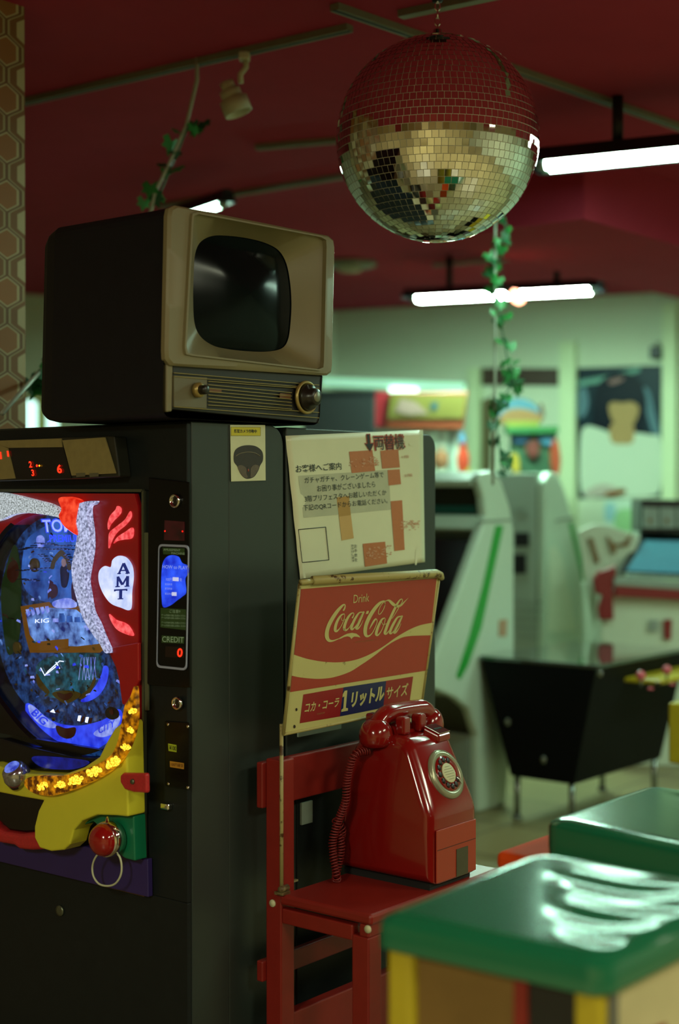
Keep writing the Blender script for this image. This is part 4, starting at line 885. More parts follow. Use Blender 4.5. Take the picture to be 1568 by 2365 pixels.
strokes = [
 [(375, 360, 26), (398, 318, 24), (405, 270, 18), (375, 265, 30), (300, 340, 50), (220, 450, 60), (150, 575, 62), (110, 690, 62), (107, 790, 65), (140, 848, 50), (205, 855, 26), (300, 820, 12)],
 [(395, 412, 14), (345, 430, 25), (290, 505, 40), (252, 600, 46), (242, 680, 46), (268, 695, 34), (312, 655, 14), (362, 570, 12), (393, 480, 10), (398, 420, 10)],
 [(342, 470, 9), (352, 518, 9), (400, 510, 9), (440, 472, 9)],
 [(522, 482, 24), (545, 440, 16), (545, 398, 12), (500, 412, 26), (442, 490, 40), (402, 590, 45), (392, 658, 45), (418, 682, 30), (470, 640, 12), (510, 568, 9)],
 [(700, 385, 20), (640, 392, 22), (582, 470, 38), (532, 570, 42), (508, 648, 42), (530, 664, 28), (582, 608, 12), (650, 492, 11), (695, 400, 12)],
 [(716, 372, 26), (660, 490, 40), (612, 600, 42), (592, 648, 42), (622, 652, 24), (670, 588, 11), (702, 512, 7)],
 [(1055, 195, 16), (980, 232, 42), (890, 330, 58), (808, 460, 62), (752, 590, 60), (735, 700, 60), (750, 768, 48), (795, 776, 26), (850, 730, 14), (905, 625, 13), (932, 540, 11), (915, 495, 20), (878, 530, 32), (835, 605, 22), (806, 662, 8)],
 [(1055, 195, 12), (1062, 245, 11), (1040, 330, 11), (990, 408, 12), (957, 415, 10), (955, 370, 10), (985, 290, 10), (1035, 225, 11), (1085, 196, 14), (1130, 192, 34), (1180, 238, 52), (1222, 270, 46), (1280, 288, 40), (1340, 258, 26), (1390, 205, 14), (1445, 150, 4)],
 [(1062, 478, 13), (1010, 505, 30), (955, 610, 42), (924, 700, 45), (920, 752, 42), (948, 760, 24), (1002, 690, 12), (1050, 570, 11), (1068, 488, 10)],
 [(1005, 540, 9), (1032, 590, 9), (1085, 570, 9)],
 [(1342, 166, 16), (1305, 185, 20), (1250, 270, 36), (1190, 395, 42), (1122, 545, 44), (1076, 670, 46), (1060, 730, 42), (1088, 738, 24), (1135, 680, 11)],
 [(1342, 166, 13), (1348, 205, 13), (1300, 290, 12), (1230, 410, 10), (1175, 492, 8)],
 [(1330, 452, 20), (1268, 470, 26), (1212, 555, 40), (1164, 650, 42), (1144, 722, 40), (1172, 730, 20), (1232, 650, 12), (1300, 520, 11), (1338, 452, 10)],
 [(1348, 440, 24), (1290, 560, 40), (1234, 668, 42), (1214, 720, 38), (1246, 712, 22), (1290, 650, 11), (1326, 570, 6)]]
for s_ in strokes: stroke(s_)
o.poly([lz(x, y, .0012) for x, y in ((760, 366), (800, 360), (786, 410), (745, 416))], 3)
o.poly([lz(x, y, .0012) for x, y in ((292, 828), (300, 815), (340, 790), (390, 762), (440, 738), (520, 724), (590, 736), (635, 770), (660, 803), (610, 790), (560, 786), (530, 800), (510, 828), (490, 796), (450, 782), (390, 792), (330, 822))], 3)
def zt5(body, bl, br, tl, mi, f=z5, **k): write(o, body, f(*bl, 0.0012), f(*br, 0.0012), f(*tl, 0.0012), mi, **k)
zt5('Drink', (541, 235), (800, 205), (548, 100), 3, f=lz)
zt5('TRADE MARK REGISTERED', (565, 890), (885, 850), (565, 868), 4, f=lz)
zt5('コカ・コーラ', (246, 1358), (552, 1302), (262, 1270), 3, bold=0.02)
sp_(((612, 1158), (636, 1154), (622, 1312), (642, 1316), (640, 1338), (580, 1350), (582, 1330), (598, 1318), (608, 1208), (592, 1218), (594, 1190)), 3, 0.0012)
zt5('リットル', (662, 1318), (962, 1250), (680, 1172), 3, bold=0.05)
zt5('サイズ', (984, 1238), (1178, 1198), (996, 1122), 3, bold=0.014)
zt5('登録商標', (358, 1378), (430, 1364), (360, 1362), 4)
for x, y, r in ((176, 1328, 9), (158, 1482, 10)):
    o.add([z5(x+r*math.cos(i*0.7), y+r*1.6*math.sin(i*0.7), 0.0013) for i in range(9)], [tuple(range(9))], 5)
o.build('sign_print', [MATS['sign_red'], MATS['sign_red_dark'], MATS['sign_blue'], MATS['sign_cream'], M('sign_faint', '9a6038', 0.5), M('rust_hole', '241406', 0.7)], plate)
for px_, x in ((650, None), (970, 1)):
    if x is None: b0 = onZ(651, 2053, SZ+0.006); t0 = onY(650, 1672, 2.028); b0 = Vector((t0.x, t0.y, SZ+0.008))
    else: b0 = Vector((CX1-0.03, 2.0, SZ+0.008)); t0 = Vector((CX1-0.012, 2.03, P0.z+0.02))
    o = MB(); o.tube([b0, t0], 0.0042, 8); o.build('leg', MATS['sign_pole'], sg)
    o = MB(); o.box((b0.x-0.012, b0.y-0.012, SZ), (b0.x+0.014, b0.y+0.010, SZ+0.006)); o.tube([b0+Vector((-0.011, -0.006, 0.004)), b0+Vector((0.014, -0.004, 0.004))], 0.007, 8); o.build('foot', rust('foot_rust', '6a5c38', 0.6, 0.45) if 'foot_rust' not in MATS else MATS['foot_rust'], sg)

# ------------------------------------------------------------------ red telephone
M('phone_red', '7a110e', 0.16, noise=0.04, scale=20, coat=0.4); M('phone_panel', '96301c', 0.35, noise=0.05); M('cord_red', '6e1410', 0.5)
PX0, PX1 = 2.515, 2.690; YB, YFt = 2.045, 1.789
FZ = SZ+0.012
ph = thing('telephone', 'glossy red public rotary telephone standing on the red chair', 'telephone', (PX0, YFt, SZ))
prof = [(YB, FZ), (YB-0.012, FZ+0.19), (YB-0.035, 0.800), (1.925, 0.818), (1.862, 0.812), (1.790, 0.662), (YFt, 0.640), (YFt, FZ)]
prof2 = []
for i, (y, z) in enumerate(prof):
    a_ = Vector(prof[i-1]); b_ = Vector(prof[(i+1) % len(prof)]); p = Vector((y, z)); r = {2: 0.03, 3: 0.03, 4: 0.022, 5: 0.03, 6: 0.03}.get(i, 0.004)
    la = (a_-p).length; lb = (b_-p).length; p0 = p+(a_-p).normalized()*min(r, la*.45); p1 = p+(b_-p).normalized()*min(r, lb*.45)
    for k in range(5): s = k/4; prof2.append(p0*(1-s)**2+p*2*s*(1-s)+p1*s*s)
o = MB(); cpf = sum(prof2, Vector((0, 0)))/len(prof2)
# slightly waisted sides: narrower at the top
def pr(x, ins, taper):
    out = []
    for p in prof2:
        f = max(0, (p.y-0.62)/0.2); xx = x+taper*f*f; q = p+(cpf-p).normalized()*ins; out.append(Vector((xx, q.x, q.y)))
    return out
rings = [pr(PX0, 0.024, 0.014), pr(PX0+0.003, 0.015, 0.014), pr(PX0+0.009, 0.0075, 0.014), pr(PX0+0.018, 0.0025, 0.013), pr(PX0+0.030, 0, 0.010), pr(PX1-0.020, 0, -0.008), pr(PX1-0.010, 0.0015, -0.010), pr(PX1-0.004, 0.006, -0.010), pr(PX1, 0.014, -0.010)]
o.loft(rings, 0, True); bo = o.build('body', MATS['phone_red'], ph); e = bo.modifiers.new('edge', 'EDGE_SPLIT'); e.split_angle = math.radians(50)
o = MB(); o.box((PX0+0.012, YFt+0.012, SZ), (PX1-0.012, YB-0.012, FZ+0.002)); o.build('base_pad', MATS['rubber'], ph)
# dial on the sloping face
dn_ = Vector((0, -(0.812-0.662), 0.072)); dn_ = Vector((0, -0.150, 0.072)).normalized()
PF = Vector((0, 1.790, 0.662))
dcn = on(1029, 1788, PF+dn_*0.001, dn_)
dv_ = X_.cross(dn_)*-1
if dv_.z < 0: dv_ = -dv_
def dl(rad, ang, h): return dcn+X_*rad*math.cos(ang)+dv_*rad*math.sin(ang)+dn_*h
DR = 0.0555
o = MB(); o.lathe(dcn, dn_, [(DR*0.76, 0.006), (DR*0.80, 0.0075), (DR*0.97, 0.0045), (DR, 0.0), (DR*0.98, -0.010), (DR*0.7, -0.010)], 48); dial = o.build('dial_ring', M('dial_ring_grey', '8f8d72', 0.25, 0.4), ph)
o = MB(); o.lathe(dcn, dn_, [(0, 0.003), (DR*0.77, 0.003), (DR*0.77, 0.0)], 40); o.build('dial_plate', M('dial_dark', '3a100c', 0.4), dial)
o = MB()
# finger wheel ring with ten holes: built as a disc with dark finger wells
o.lathe(dcn+dn_*0.003, dn_, [(DR*0.30, 0.0), (DR*0.30, 0.005), (DR*0.70, 0.005), (DR*0.74, 0.0)], 44, 0)
fw_ = o.build('finger_wheel', MATS['phone_red'], dial)
o = MB()
for k in range(10):
    a_ = math.radians(62+k*29); o.lathe(dl(DR*0.54, a_, 0.0081), dn_, [(0, 0), (DR*0.105, 0.0), (DR*0.12, 0.0006), (0, 0.0007)], 14)
o.build('finger_holes', M('hole_dark', '1c0806', 0.5), fw_)
o = MB(); o.lathe(dcn+dn_*0.008, dn_, [(0, 0), (DR*0.395, 0.0), (DR*0.395, 0.002), (DR*0.36, 0.0025), (0, 0.0028)], 32, 0)
for k in range(6):
    t_ = (k-2.5)*DR*0.1; hw = math.sqrt(max(0, (DR*0.3)**2-t_**2)); a_ = dcn+dn_*0.0112+dv_*t_; o.obox(a_-X_*hw-dv_*0.0004, X_*2*hw, dv_*0.0008, dn_*0.0003, 1)
o.build('dial_card', [M('card_cream', 'b8b48c', 0.5), M('card_line', '7a7658', 0.6)], dial)
o = MB(); o.tube([dl(DR*0.80, math.radians(-38), 0.007), dl(DR*0.45, math.radians(-33), 0.0105)], [0.0022, 0.0012], 8); o.build('finger_stop', MATS['chrome'], dial)
# coin slot block
nK = Vector((0, -0.42, 0.9)).normalized(); pK = Vector((PX1-0.03, 1.905, 0.838))
kq = [on(740+x/3.92, 1600+y/3.92, pK, nK) for x, y in ((938, 308), (1035, 286), (1172, 352), (1075, 380))]
o = MB(); cK = sum(kq, Vector())/4; top_ = [cK+(p-cK)*1.08-nK*0.001 for p in kq]; o.loft([[Vector((p.x, p.y, 0.795)) for p in top_], top_]); o.build('coin_block', MATS['phone_red'], ph, 0.004, 3)
o = MB(); o.slab([p+nK*0.0004 for p in kq], nK*0.0025); cs_ = o.build('coin_plate', MATS['chrome'], ph, 0.001)
kc = [cK+(kq[1]-kq[0])*a_+(kq[3]-kq[0])*b_+nK*0.0032 for a_, b_ in ((-0.32, -0.05), (0.32, -0.05), (0.32, 0.07), (-0.32, 0.07))]
o = MB(); o.slab(kc, nK*0.0004); o.build('coin_slot', MATS['rubber'], cs_)
# cradle, handset
o = MB()
o.box((PX0+0.045, 1.905, 0.806), (PX1-0.055, 1.99, 0.822))
for x in (PX0+0.054, PX1-0.062):
    o.box((x-0.012, 1.905, 0.806), (x+0.012, 1.985, 0.832)); 
    o.box((x-0.013, 1.890, 0.815), (x+0.013, 1.916, 0.854)); o.box((x-0.013, 1.974, 0.815), (x+0.013, 1.998, 0.854))
o.build('cradle', MATS['phone_red'], ph, 0.006, 3)
hy = 1.945
e0 = onY(868, 1694, hy); e1 = onY(992, 1668, hy)
o = MB()
mid = [e0+Vector((0.002, 0, 0.016)), e0+Vector((0.026, 0, 0.033)), e0+Vector((0.060, 0, 0.039)), e1+Vector((-0.050, 0, 0.037)), e1+Vector((-0.020, 0, 0.031)), e1+Vector((0.000, 0, 0.014))]
o.tube(spline(mid, 8), [0.020]*(8*5+1), 18); hs = o.build('handset', MATS['phone_red'], ph)
for nm, c, r, tlt in (('earpiece', e0, 0.0375, -0.10), ('mouthpiece', e1, 0.033, 0.12)):
    ax = Vector((-tlt, 0, -1)).normalized() ; o = MB()
    o.lathe(c+ax*-0.032, ax, [(0, 0), (r*0.45, 0.001), (r*0.75, 0.010), (r*0.93, 0.022), (r, 0.036), (r*0.98, 0.046), (r*0.86, 0.056), (r*0.5, 0.060), (0, 0.061)], 32); o.build(nm, MATS['phone_red'], hs)
# coiled cord from the earpiece down the far left side to a heap on the seat
path = [Vector((e0.x-0.014, hy+0.01, e0.z-0.036)), onX(818, 1745, 2.478), onX(802, 1800, 2.472), onX(798, 1850, 2.470), onX(782, 1895, 2.466), onX(768, 1950, 2.455), Vector((2.448, 1.99, SZ+0.014)), Vector((2.465, 2.005, SZ+0.016)), onX(788, 1955, 2.478), onX(775, 1900, 2.476), onX(790, 1920, 2.49), Vector((2.495, 2.03, SZ+0.05))]
pp = spline(path, 30); o = MB(); hp = []; turns = 0
L_ = 0.0
for i in range(len(pp)-1):
    seg_ = (pp[i+1]-pp[i]); t_ = seg_.normalized() if seg_.length > 1e-9 else Z_; a_ = t_.cross(Vector((0.3, 0.9, 0.1))).normalized(); b_ = t_.cross(a_)
    nsub = max(2, int(seg_.length/0.0009))
    for k in range(nsub):
        q = pp[i]+seg_*(k/nsub); ang = (L_+seg_.length*k/nsub)/0.0062*2*math.pi; hp.append(q+a_*0.0082*math.cos(ang)+b_*0.0082*math.sin(ang))
    L_ += seg_.length
for h in hp: h.z = max(h.z, SZ+0.003)
o.tube(hp, 0.0019, 5); o.build('coiled_cord', MATS['cord_red'], ph)
# cash box panel and coin return on the front face
def PFx(px, py, o_=0.0): return onY(px, py, YFt-o_)
o = MB(); o.box((PX0+0.016, YFt-0.003, FZ+0.004), (PX1-0.010, YFt-0.0002, 0.628)); pn = o.build('cash_box', MATS['phone_panel'], ph, 0.006, 3, label='browner front panel')
o = MB(); o.box((PX0+0.018, YFt-0.0036, 0.585), (PX1-0.012, YFt-0.003, 0.5865)); o.build('panel_seam', M('seam_dark', '4a1008', 0.5), pn)
a_ = PFx(1054, 1962, 0.0035); b_ = PFx(1080, 1995, 0.0035)
o = MB(); o.box((a_.x, YFt-0.0045, b_.z-0.02), (b_.x, YFt-0.0031, a_.z)); o.build('coin_return', M('return_grey', '4a4534', 0.4, 0.3), pn)
#PART6
# ------------------------------------------------------------------ capsule toy machines in the foreground
M('lid_edge', '0c6a42', 0.3); M('gacha_yellow', 'a89418', 0.45, noise=0.08); M('gacha_front', '6e5228', 0.25, noise=0.35, scale=9); M('gacha_dark', '151616', 0.4); M('gacha_red', '7a1c14', 0.4); M('gacha_cream', 'b5aa80', 0.5, noise=0.1); M('gacha_grey', '5a5a50', 0.5)
def lid_mat():
    m = M('lid_green', '0d5c3e', 0.16, noise=0.06, scale=10, coat=0.6); nt = m.node_tree; b = nt.nodes['Principled BSDF']; b.inputs['Coat Roughness'].default_value = 0.12
    return m
lid_mat(); M('lid_orange', 'c8420e', 0.75, noise=0.06, spec=0.15)
def capsule_machine(label, c3, tiltn, lidm, zl=None, wave=0.0030, seed=1, th=0.034):
    """c3: left, front, back corner of the lid top, (px,py) taken on the lid plane through tiltn=(point, normal)"""
    p0, n = tiltn
    Lc, Fc, Bc = [on(x, y, p0, n) for x, y in c3]
    Rc = Fc+Bc-Lc; nU = (Fc-Lc).cross(Bc-Lc).normalized()
    if nU.z < 0: nU = -nU
    t = thing('capsule_machine', label, 'capsule toy machine', (Lc.x, Lc.y, 0), 'capsule toy machines')
    N = 72; rn = random.Random(seed); ph_ = [rn.uniform(0, 6.28) for _ in range(6)]
    cen = (Lc+Fc+Bc+Rc)/4; u_ = (Fc-Lc)/2; v_ = (Bc-Lc)/2
    def sq(a, b):   # rounded-square map
        rr_ = 0.16; x, y = a, b
        m = max(abs(a), abs(b))
        dx, dy = abs(a), abs(b); k = 1-rr_
        if dx > k*m and dy > k*m and m > 0:
            ox, oy = dx-k*m, dy-k*m; l = math.hypot(ox, oy); R = rr_*m
            s = max(ox, oy)/l if l > 0 else 1
            dx, dy = k*m+ox*s, k*m+oy*s
        return math.copysign(dx, a), math.copysign(dy, b)
    vs = []
    for j in range(N+1):
        for i in range(N+1):
            a, b = i/N*2-1, j/N*2-1; x, y = sq(a, b); m = max(abs(a), abs(b))
            dm = min(1, max(0, (x*1.0+y*0.75-DENT)/0.35)); dm = dm*dm*(3-2*dm)
            h = wave*dm*(0.5*math.sin(y*9+x*2.2+math.sin(x*3+ph_[3])*0.8+ph_[0])+0.28*math.sin(y*17-x*3.1+math.sin(x*4+y*2)*1.1+ph_[1])+0.35*math.sin(x*5.5+y*2+ph_[2]))*(1-m**6)
            h -= 0.010*max(0, (m-0.86)/0.14)**2
            vs.append(cen+u_*x+v_*y+nU*h)
    fs = [(j*(N+1)+i, j*(N+1)+i+1, (j+1)*(N+1)+i+1, (j+1)*(N+1)+i) for j in range(N) for i in range(N)]
    mb = MB(); mb.add(vs, fs, 0, True)
    loop = [i for i in range(N)] + [N+(N+1)*j for j in range(N)] + [(N+1)*(N+1)-1-i for i in range(N)] + [(N+1)*(N-j) for j in range(N)]
    k = len(loop); ringA = [vs[i] for i in loop]; ringB = [cen+(p-cen)*1.012-Z_*0.006 for p in ringA]; ringC = [cen+(p-cen)*1.012-Z_*th for p in ringA]; ringD = [cen+(p-cen)*0.94-Z_*(th+0.004) for p in ringA]
    mb.loft([ringA, ringB, ringC, ringD], 0, True, True, False); mb.poly(list(reversed(ringD)))
    lo = mb.build('lid', lidm, t); e = lo.modifiers.new('edge', 'EDGE_SPLIT'); e.split_angle = math.radians(60)
    zb_ = min(Lc.z, Fc.z, Bc.z, Rc.z)-th-0.002
    s = 0.93; cs = {q: Vector((cen.x+(p.x-cen.x)*s, cen.y+(p.y-cen.y)*s, 0)) for q, p in (('L', Lc), ('F', Fc), ('B', Bc), ('R', Rc))}
    pu = (Fc-Lc); pu.z = 0; pu.normalize(); pv = (Bc-Lc); pv.z = 0; pv.normalize(); w = 0.036
    for q, su, sv in (('L', 1, 1), ('F', -1, 1), ('B', 1, -1), ('R', -1, -1)):
        mb = MB(); top = {'L': Lc, 'F': Fc, 'B': Bc, 'R': Rc}[q].z-th-0.001
        mb.obox(cs[q], pu*w*su, pv*w*sv, Z_*top); mb.build('pillar', MATS['gacha_yellow'], t, 0.006)
    LF = cs['F']-cs['L']; LB = cs['B']-cs['L']; zc_ = zb_
    # front with clear box, brown backing card, red divider; cream right side
    mb = MB(); mb.obox(cs['L']+pu*w+pv*0.012+Z_*(zc_-0.34), LF*0.46, pv*0.01, Z_*0.335); mb.build('display_card', MATS['gacha_front'], t)
    mb = MB(); mb.obox(cs['L']+pu*w+LF*0.47+pv*0.008+Z_*(zc_-0.34), pu*0.018, pv*0.012, Z_*0.335); mb.build('divider', MATS['gacha_red'], t)
    mb = MB(); mb.obox(cs['L']+pu*w+LF*0.52+pv*0.012+Z_*(zc_-0.34), LF*0.30, pv*0.01, Z_*0.335); mb.build('coin_unit', MATS['gacha_dark'], t)
    mb = MB(); mb.obox(cs['L']+pu*w+LF*0.82+pv*0.012+Z_*(zc_-0.34), LF*0.085, pv*0.01, Z_*0.335); mb.build('front_strip', MATS['gacha_grey'], t)
    mb = MB(); mb.obox(cs['L']+pu*0.012+pv*w, LB-pv*2*w, pu*0.01, Z_*zc_); mb.build('side_panel', MATS['gacha_grey'], t)
    mb = MB(); mb.obox(cs['F']-pu*0.022+pv*w, LB-pv*2*w, pu*0.01, Z_*zc_); mb.build('side_panel', MATS['gacha_cream'], t)
    mb = MB(); mb.obox(cs['F']-pu*0.012+pv*(w+0.02)+Z_*(zc_-0.13), pv*0.09, pu*0.004, Z_*0.05); mb.build('price_tag', MATS['gacha_red'], t)
    mb = MB(); mb.obox(cs['L']+pu*0.012+pv*0.012, LF-pu*0.024, LB-pv*0.024, Z_*0.05); mb.build('base', MATS['gacha_dark'], t)
    mb = MB(); mb.obox(cs['L']+pu*w+pv*0.012+Z_*0.05, LF-pu*2*w, pv*0.01, Z_*(zc_-0.39)); mb.build('lower_front', MATS['gacha_dark'], t)
    mb = MB(); mb.obox(cs['B']-pv*0.022+pu*w, LF-pu*2*w, pv*0.01, Z_*zc_); mb.build('back_panel', MATS['gacha_dark'], t)
    return t, Lc
DENT = -0.25
tl = math.radians(6.5)
nrm1 = (Z_*math.cos(tl)-FWH*math.sin(tl)-RT*0.026).normalized()
p1_ = at(1215, 2100, 1.92)
g1, Lz = capsule_machine('green lidded capsule machine in the foreground, white light glaring on its lid', ((862, 2108), (1395, 2222), (1243, 1960)), (p1_, nrm1), MATS['lid_green'], seed=3)
p2_ = Vector((0, 0, 0.775))
g2, _ = capsule_machine('second green lidded capsule machine, behind the foreground one at the right edge', ((1255, 1888), (1790, 1998), (1500, 1806)), (p2_, Z_), MATS['lid_green'], seed=8, wave=0.0012, th=0.055)
# orange bin glimpsed between them
ob = onZ(1143, 1966, 0.69)
t = thing('orange_bin', 'bright orange plastic bin seen between the two green capsule machines', 'bin', (ob.x, ob.y, 0))
mb = MB(); mb.loft([[Vector((ob.x+a_*0.34+0.01, ob.y-b_*0.10-0.01, z_)) for a_, b_ in ((0, 0), (0.94, 0), (0.94, 0.9), (0, 0.9))] for z_ in (0.0, 0.66)]); mb.build('body', MATS['lid_orange'], t, 0.008)
mb = MB(); mb.box((ob.x, ob.y-0.112, 0.655), (ob.x+0.345, ob.y, 0.69)); mb.build('lid', MATS['lid_orange'], t, 0.012, 3)

# ------------------------------------------------------------------ cocktail table with joysticks
M('table_black', '060608', 0.6, spec=0.15); M('table_glass', '5c6a66', 0.06, 0.75, noise=0.0, spec=1.0, coat=1.0); M('leg_chrome', '8a9088', 0.25, 0.8); M('joy_yellow', 'b09a1c', 0.4, noise=0.25, scale=60); M('joy_pink', 'c0505c', 0.3); M('screen_teal', '1c3a3c', 0.2)
DT = 5.74; fc = at(1377, 1537, DT); ZT = fc.z
lY = 0.545; lX = 0.80
tt = thing('cocktail_table', 'black cocktail game table with glass top and yellow joystick panel', 'game table', (fc.x, fc.y, 0))
mb = MB(); mb.box((fc.x, fc.y, ZT-0.016), (fc.x+lX, fc.y+lY, ZT)); mb.build('glass_top', MATS['table_glass'], tt, 0.004)
mb = MB(); z0, z1_ = 0.175, ZT-0.0165
bx0, by0, bx1, by1 = fc.x+0.01, fc.y+0.105, fc.x+lX-0.04, fc.y+0.40
mb.loft([[Vector(p+(z0,)) for p in ((bx0, by0), (bx1, by0), (bx1, by1), (bx0, by1))], [Vector(p+(z1_,)) for p in ((fc.x+0.004, fc.y+0.004), (fc.x+lX-0.004, fc.y+0.004), (fc.x+lX-0.004, fc.y+lY-0.004), (fc.x+0.004, fc.y+lY-0.004))]])
mb.build('body', MATS['table_black'], tt, 0.004)
for x, y in ((bx0+0.02, by0+0.02), (bx1-0.02, by0+0.02), (bx1-0.02, by1-0.02), (bx0+0.02, by1-0.02)):
    mb = MB(); mb.tube([(x, y, z0+0.003), (x, y, 0.012)], 0.013, 10); mb.lathe((x, y, 0), Z_, [(0, 0), (0.022, 0), (0.02, 0.012), (0, 0.014)], 14); mb.build('leg', MATS['leg_chrome'], tt)
# control panel on the viewer's right side
ya = fc.y+0.02; zP = ZT-0.075
c0 = onY(1452, 1592, ya-0.02); x0_ = c0.x
mb = MB(); mb.box((x0_, ya-0.16, zP-0.018), (x0_+0.50, ya+0.02, zP)); cpn2 = mb.build('control_panel', MATS['joy_yellow'], tt, 0.006)
for px, py in ((1480, 1586), (1540, 1572)):
    b_ = onZ(px, py, zP); mb = MB(); mb.tube([b_, b_+Z_*0.034], 0.005, 8); mb.build('joystick_shaft', MATS['leg_chrome'], cpn2)
    mb = MB(); mb.ell(b_+Z_*0.043, X_*0.019, Y_*0.019, Z_*0.019, 18, 12); mb.build('joystick_ball', MATS['joy_pink'], cpn2)
for px, py, mm in ((1502, 1592, 'joy_pink'), (1520, 1580, 'table_black'), (1552, 1582, 'joy_pink')):
    b_ = onZ(px, py, zP); mb = MB(); mb.lathe(b_, Z_, [(0, 0), (0.012, 0), (0.011, 0.006), (0, 0.008)], 14); mb.build('push_button', MATS[mm], cpn2)
for px, py in ((1385, 1556), (1172, 1668), (1255, 1755)):
    b_ = onX(px, py, fc.x+0.004); mb = MB(); mb.ell(b_, X_*0.006, Y_*0.013, Z_*0.016, 12, 8); mb.build('bolt', MATS['leg_chrome'], tt)
# yellow cabinet at the right edge
yc = at(1542, 1690, 5.2)
t = thing('yellow_machine', 'yellow arcade machine base cut by the right edge, beside the black game table', 'game machine', (yc.x, yc.y, 0))
mb = MB(); mb.box((yc.x, yc.y-0.5, at(1542, 1763, 5.2).z), (yc.x+0.26, yc.y, at(1542, 1622, 5.2).z)); mb.build('body', M('machine_yellow', 'ac9a1c', 0.45, noise=0.08), t, 0.01)
mb = MB(); mb.box((yc.x+0.05, yc.y-0.45, 0), (yc.x+0.22, yc.y-0.05, at(1542, 1764, 5.2).z)); mb.build('foot', MATS['table_black'], t)
#PART7
# ------------------------------------------------------------------ white arcade cabinets
M('arcade_white', 'bfd0be', 0.35, noise=0.03); M('arcade_grey', '8c968a', 0.5, noise=0.05); M('arcade_green', '2c9a3c', 0.4); M('arcade_black', '0a0c0f', 0.2); M('arcade_teal', '0c4a44', 0.3)
YA = 3.39
def PA(px, py, y=YA): return onY(px, py, y)
sil = [(1104, 1888), (1104, 1700), (1085, 1640), (1052, 1612), (1000, 1590), (985, 1560), (1000, 1530), (1112, 1222), (1122, 1190), (1118, 1150), (1106, 1110), (1110, 1092), (1132, 1088), (1158, 1108), (1178, 1170), (1188, 1228), (1188, 1500), (1185, 1640), (1170, 1856)]
side = [PA(*p) for p in sil]
for p in side: p.z = max(p.z, 0.0)
side[0].z = 0; side[-1].z = 0
WA = 0.72
ac = thing('arcade_cabinet', 'white arcade cabinet with green side stripe, behind the dark cabinet with the notice', 'arcade cabinet', (side[0].x, YA, 0), 'white arcade cabinets')
mb = MB(); mb.slab(side, (0, 0.045, 0)); mb.build('side_panel', MATS['arcade_white'], ac, 0.012)
mb = MB(); mb.slab([p+Y_*(WA-0.045) for p in side], (0, 0.045, 0)); mb.build('side_panel', MATS['arcade_white'], ac, 0.012)
def strip(i0, i1, y0, y1, th, m, name, f0=0.0, f1=1.0, inset=0.0):
    a_, b_ = side[i0], side[i1]; p = a_+(b_-a_)*f0; q = a_+(b_-a_)*f1; d = (q-p); nn = Vector((d.z, 0, -d.x)).normalized()
    if nn.x > 0: nn = -nn
    o = MB(); o.obox(p+Y_*y0-nn*inset, d, Y_*(y1-y0), -nn*th); return o.build(name, m, ac, 0.004)
strip(6, 7, 0.046, WA-0.046, 0.03, MATS['arcade_black'], 'screen', 0.06, 0.95, 0.03)
strip(7, 8, 0.046, WA-0.046, 0.03, MATS['arcade_white'], 'hood_bar')
strip(8, 9, 0.046, WA-0.046, 0.03, MATS['arcade_teal'], 'marquee', 0.0, 0.5, 0.012)
strip(8, 10, 0.046, WA-0.046, 0.03, MATS['arcade_black'], 'marquee_window', 0.2, 1.0, 0.02)
strip(10, 12, 0.046, WA-0.046, 0.03, MATS['arcade_white'], 'top_cap')
mb = MB(); mb.obox(side[3]+Y_*0.046+Z_*0.0, side[5]-side[3], Y_*(WA-0.092), Z_*0.03); mb.build('control_panel', MATS['arcade_white'], ac, 0.01)
strip(0, 1, 0.046, WA-0.046, 0.03, MATS['arcade_grey'], 'lower_front')
mb = MB(); mb.slab([side[13]+Y_*0.046, side[14]+Y_*0.046, side[15]+Y_*0.046, side[18]+Y_*0.046, side[18]+Y_*0.046-X_*0.02, side[15]+Y_*0.046-X_*0.03, side[14]+Y_*0.046-X_*0.03], (0, WA-0.092, 0)); mb.build('back_panel', MATS['arcade_grey'], ac)
# green stripe lies on the visible side
mb = MB(); mb.slab([PA(*p, YA-0.003) for p in ((1145, 1214), (1163, 1214), (1138, 1330), (1112, 1450), (1082, 1535), (1063, 1570), (1054, 1562), (1084, 1470), (1116, 1350))], (0, 0.0025, 0)); mb.build('stripe', MATS['arcade_green'], ac)
mb = MB(); mb.slab([PA(*p, YA-0.003) for p in ((1104, 1202), (1186, 1198), (1186, 1204), (1104, 1208))], (0, 0.0025, 0)); mb.build('seam', MATS['arcade_grey'], ac)
mb = MB(); mb.slab([PA(*p, YA-0.003) for p in ((1153, 1432), (1172, 1430), (1170, 1470), (1152, 1470))], (0, 0.0025, 0)); mb.build('sticker', M('side_sticker', 'b08c70', 0.5), ac)
# second one turned away
YB2 = YA+0.62
def PB(px, py, y=YB2): return onY(px, py, y)
sil2 = [(1262, 1800), (1258, 1480), (1258, 1110), (1268, 1090), (1288, 1094), (1304, 1130), (1320, 1188), (1332, 1215), (1376, 1440), (1392, 1520), (1388, 1580), (1340, 1600), (1330, 1800)]
s2 = [PB(*p) for p in sil2]; s2[0].z = 0; s2[-1].z = 0
a2 = thing('arcade_cabinet', 'white arcade cabinet seen from its grey back, behind the black game table', 'arcade cabinet', (s2[0].x, YB2, 0), 'white arcade cabinets')
mb = MB(); mb.slab(s2, (0, 0.045, 0)); mb.build('side_panel', MATS['arcade_white'], a2, 0.012)
mb = MB(); mb.slab([p+Y_*0.545 for p in s2], (0, 0.045, 0)); mb.build('side_panel', MATS['arcade_white'], a2, 0.012)
bk = M('arcade_back', '9aa598', 0.5, noise=0.06)
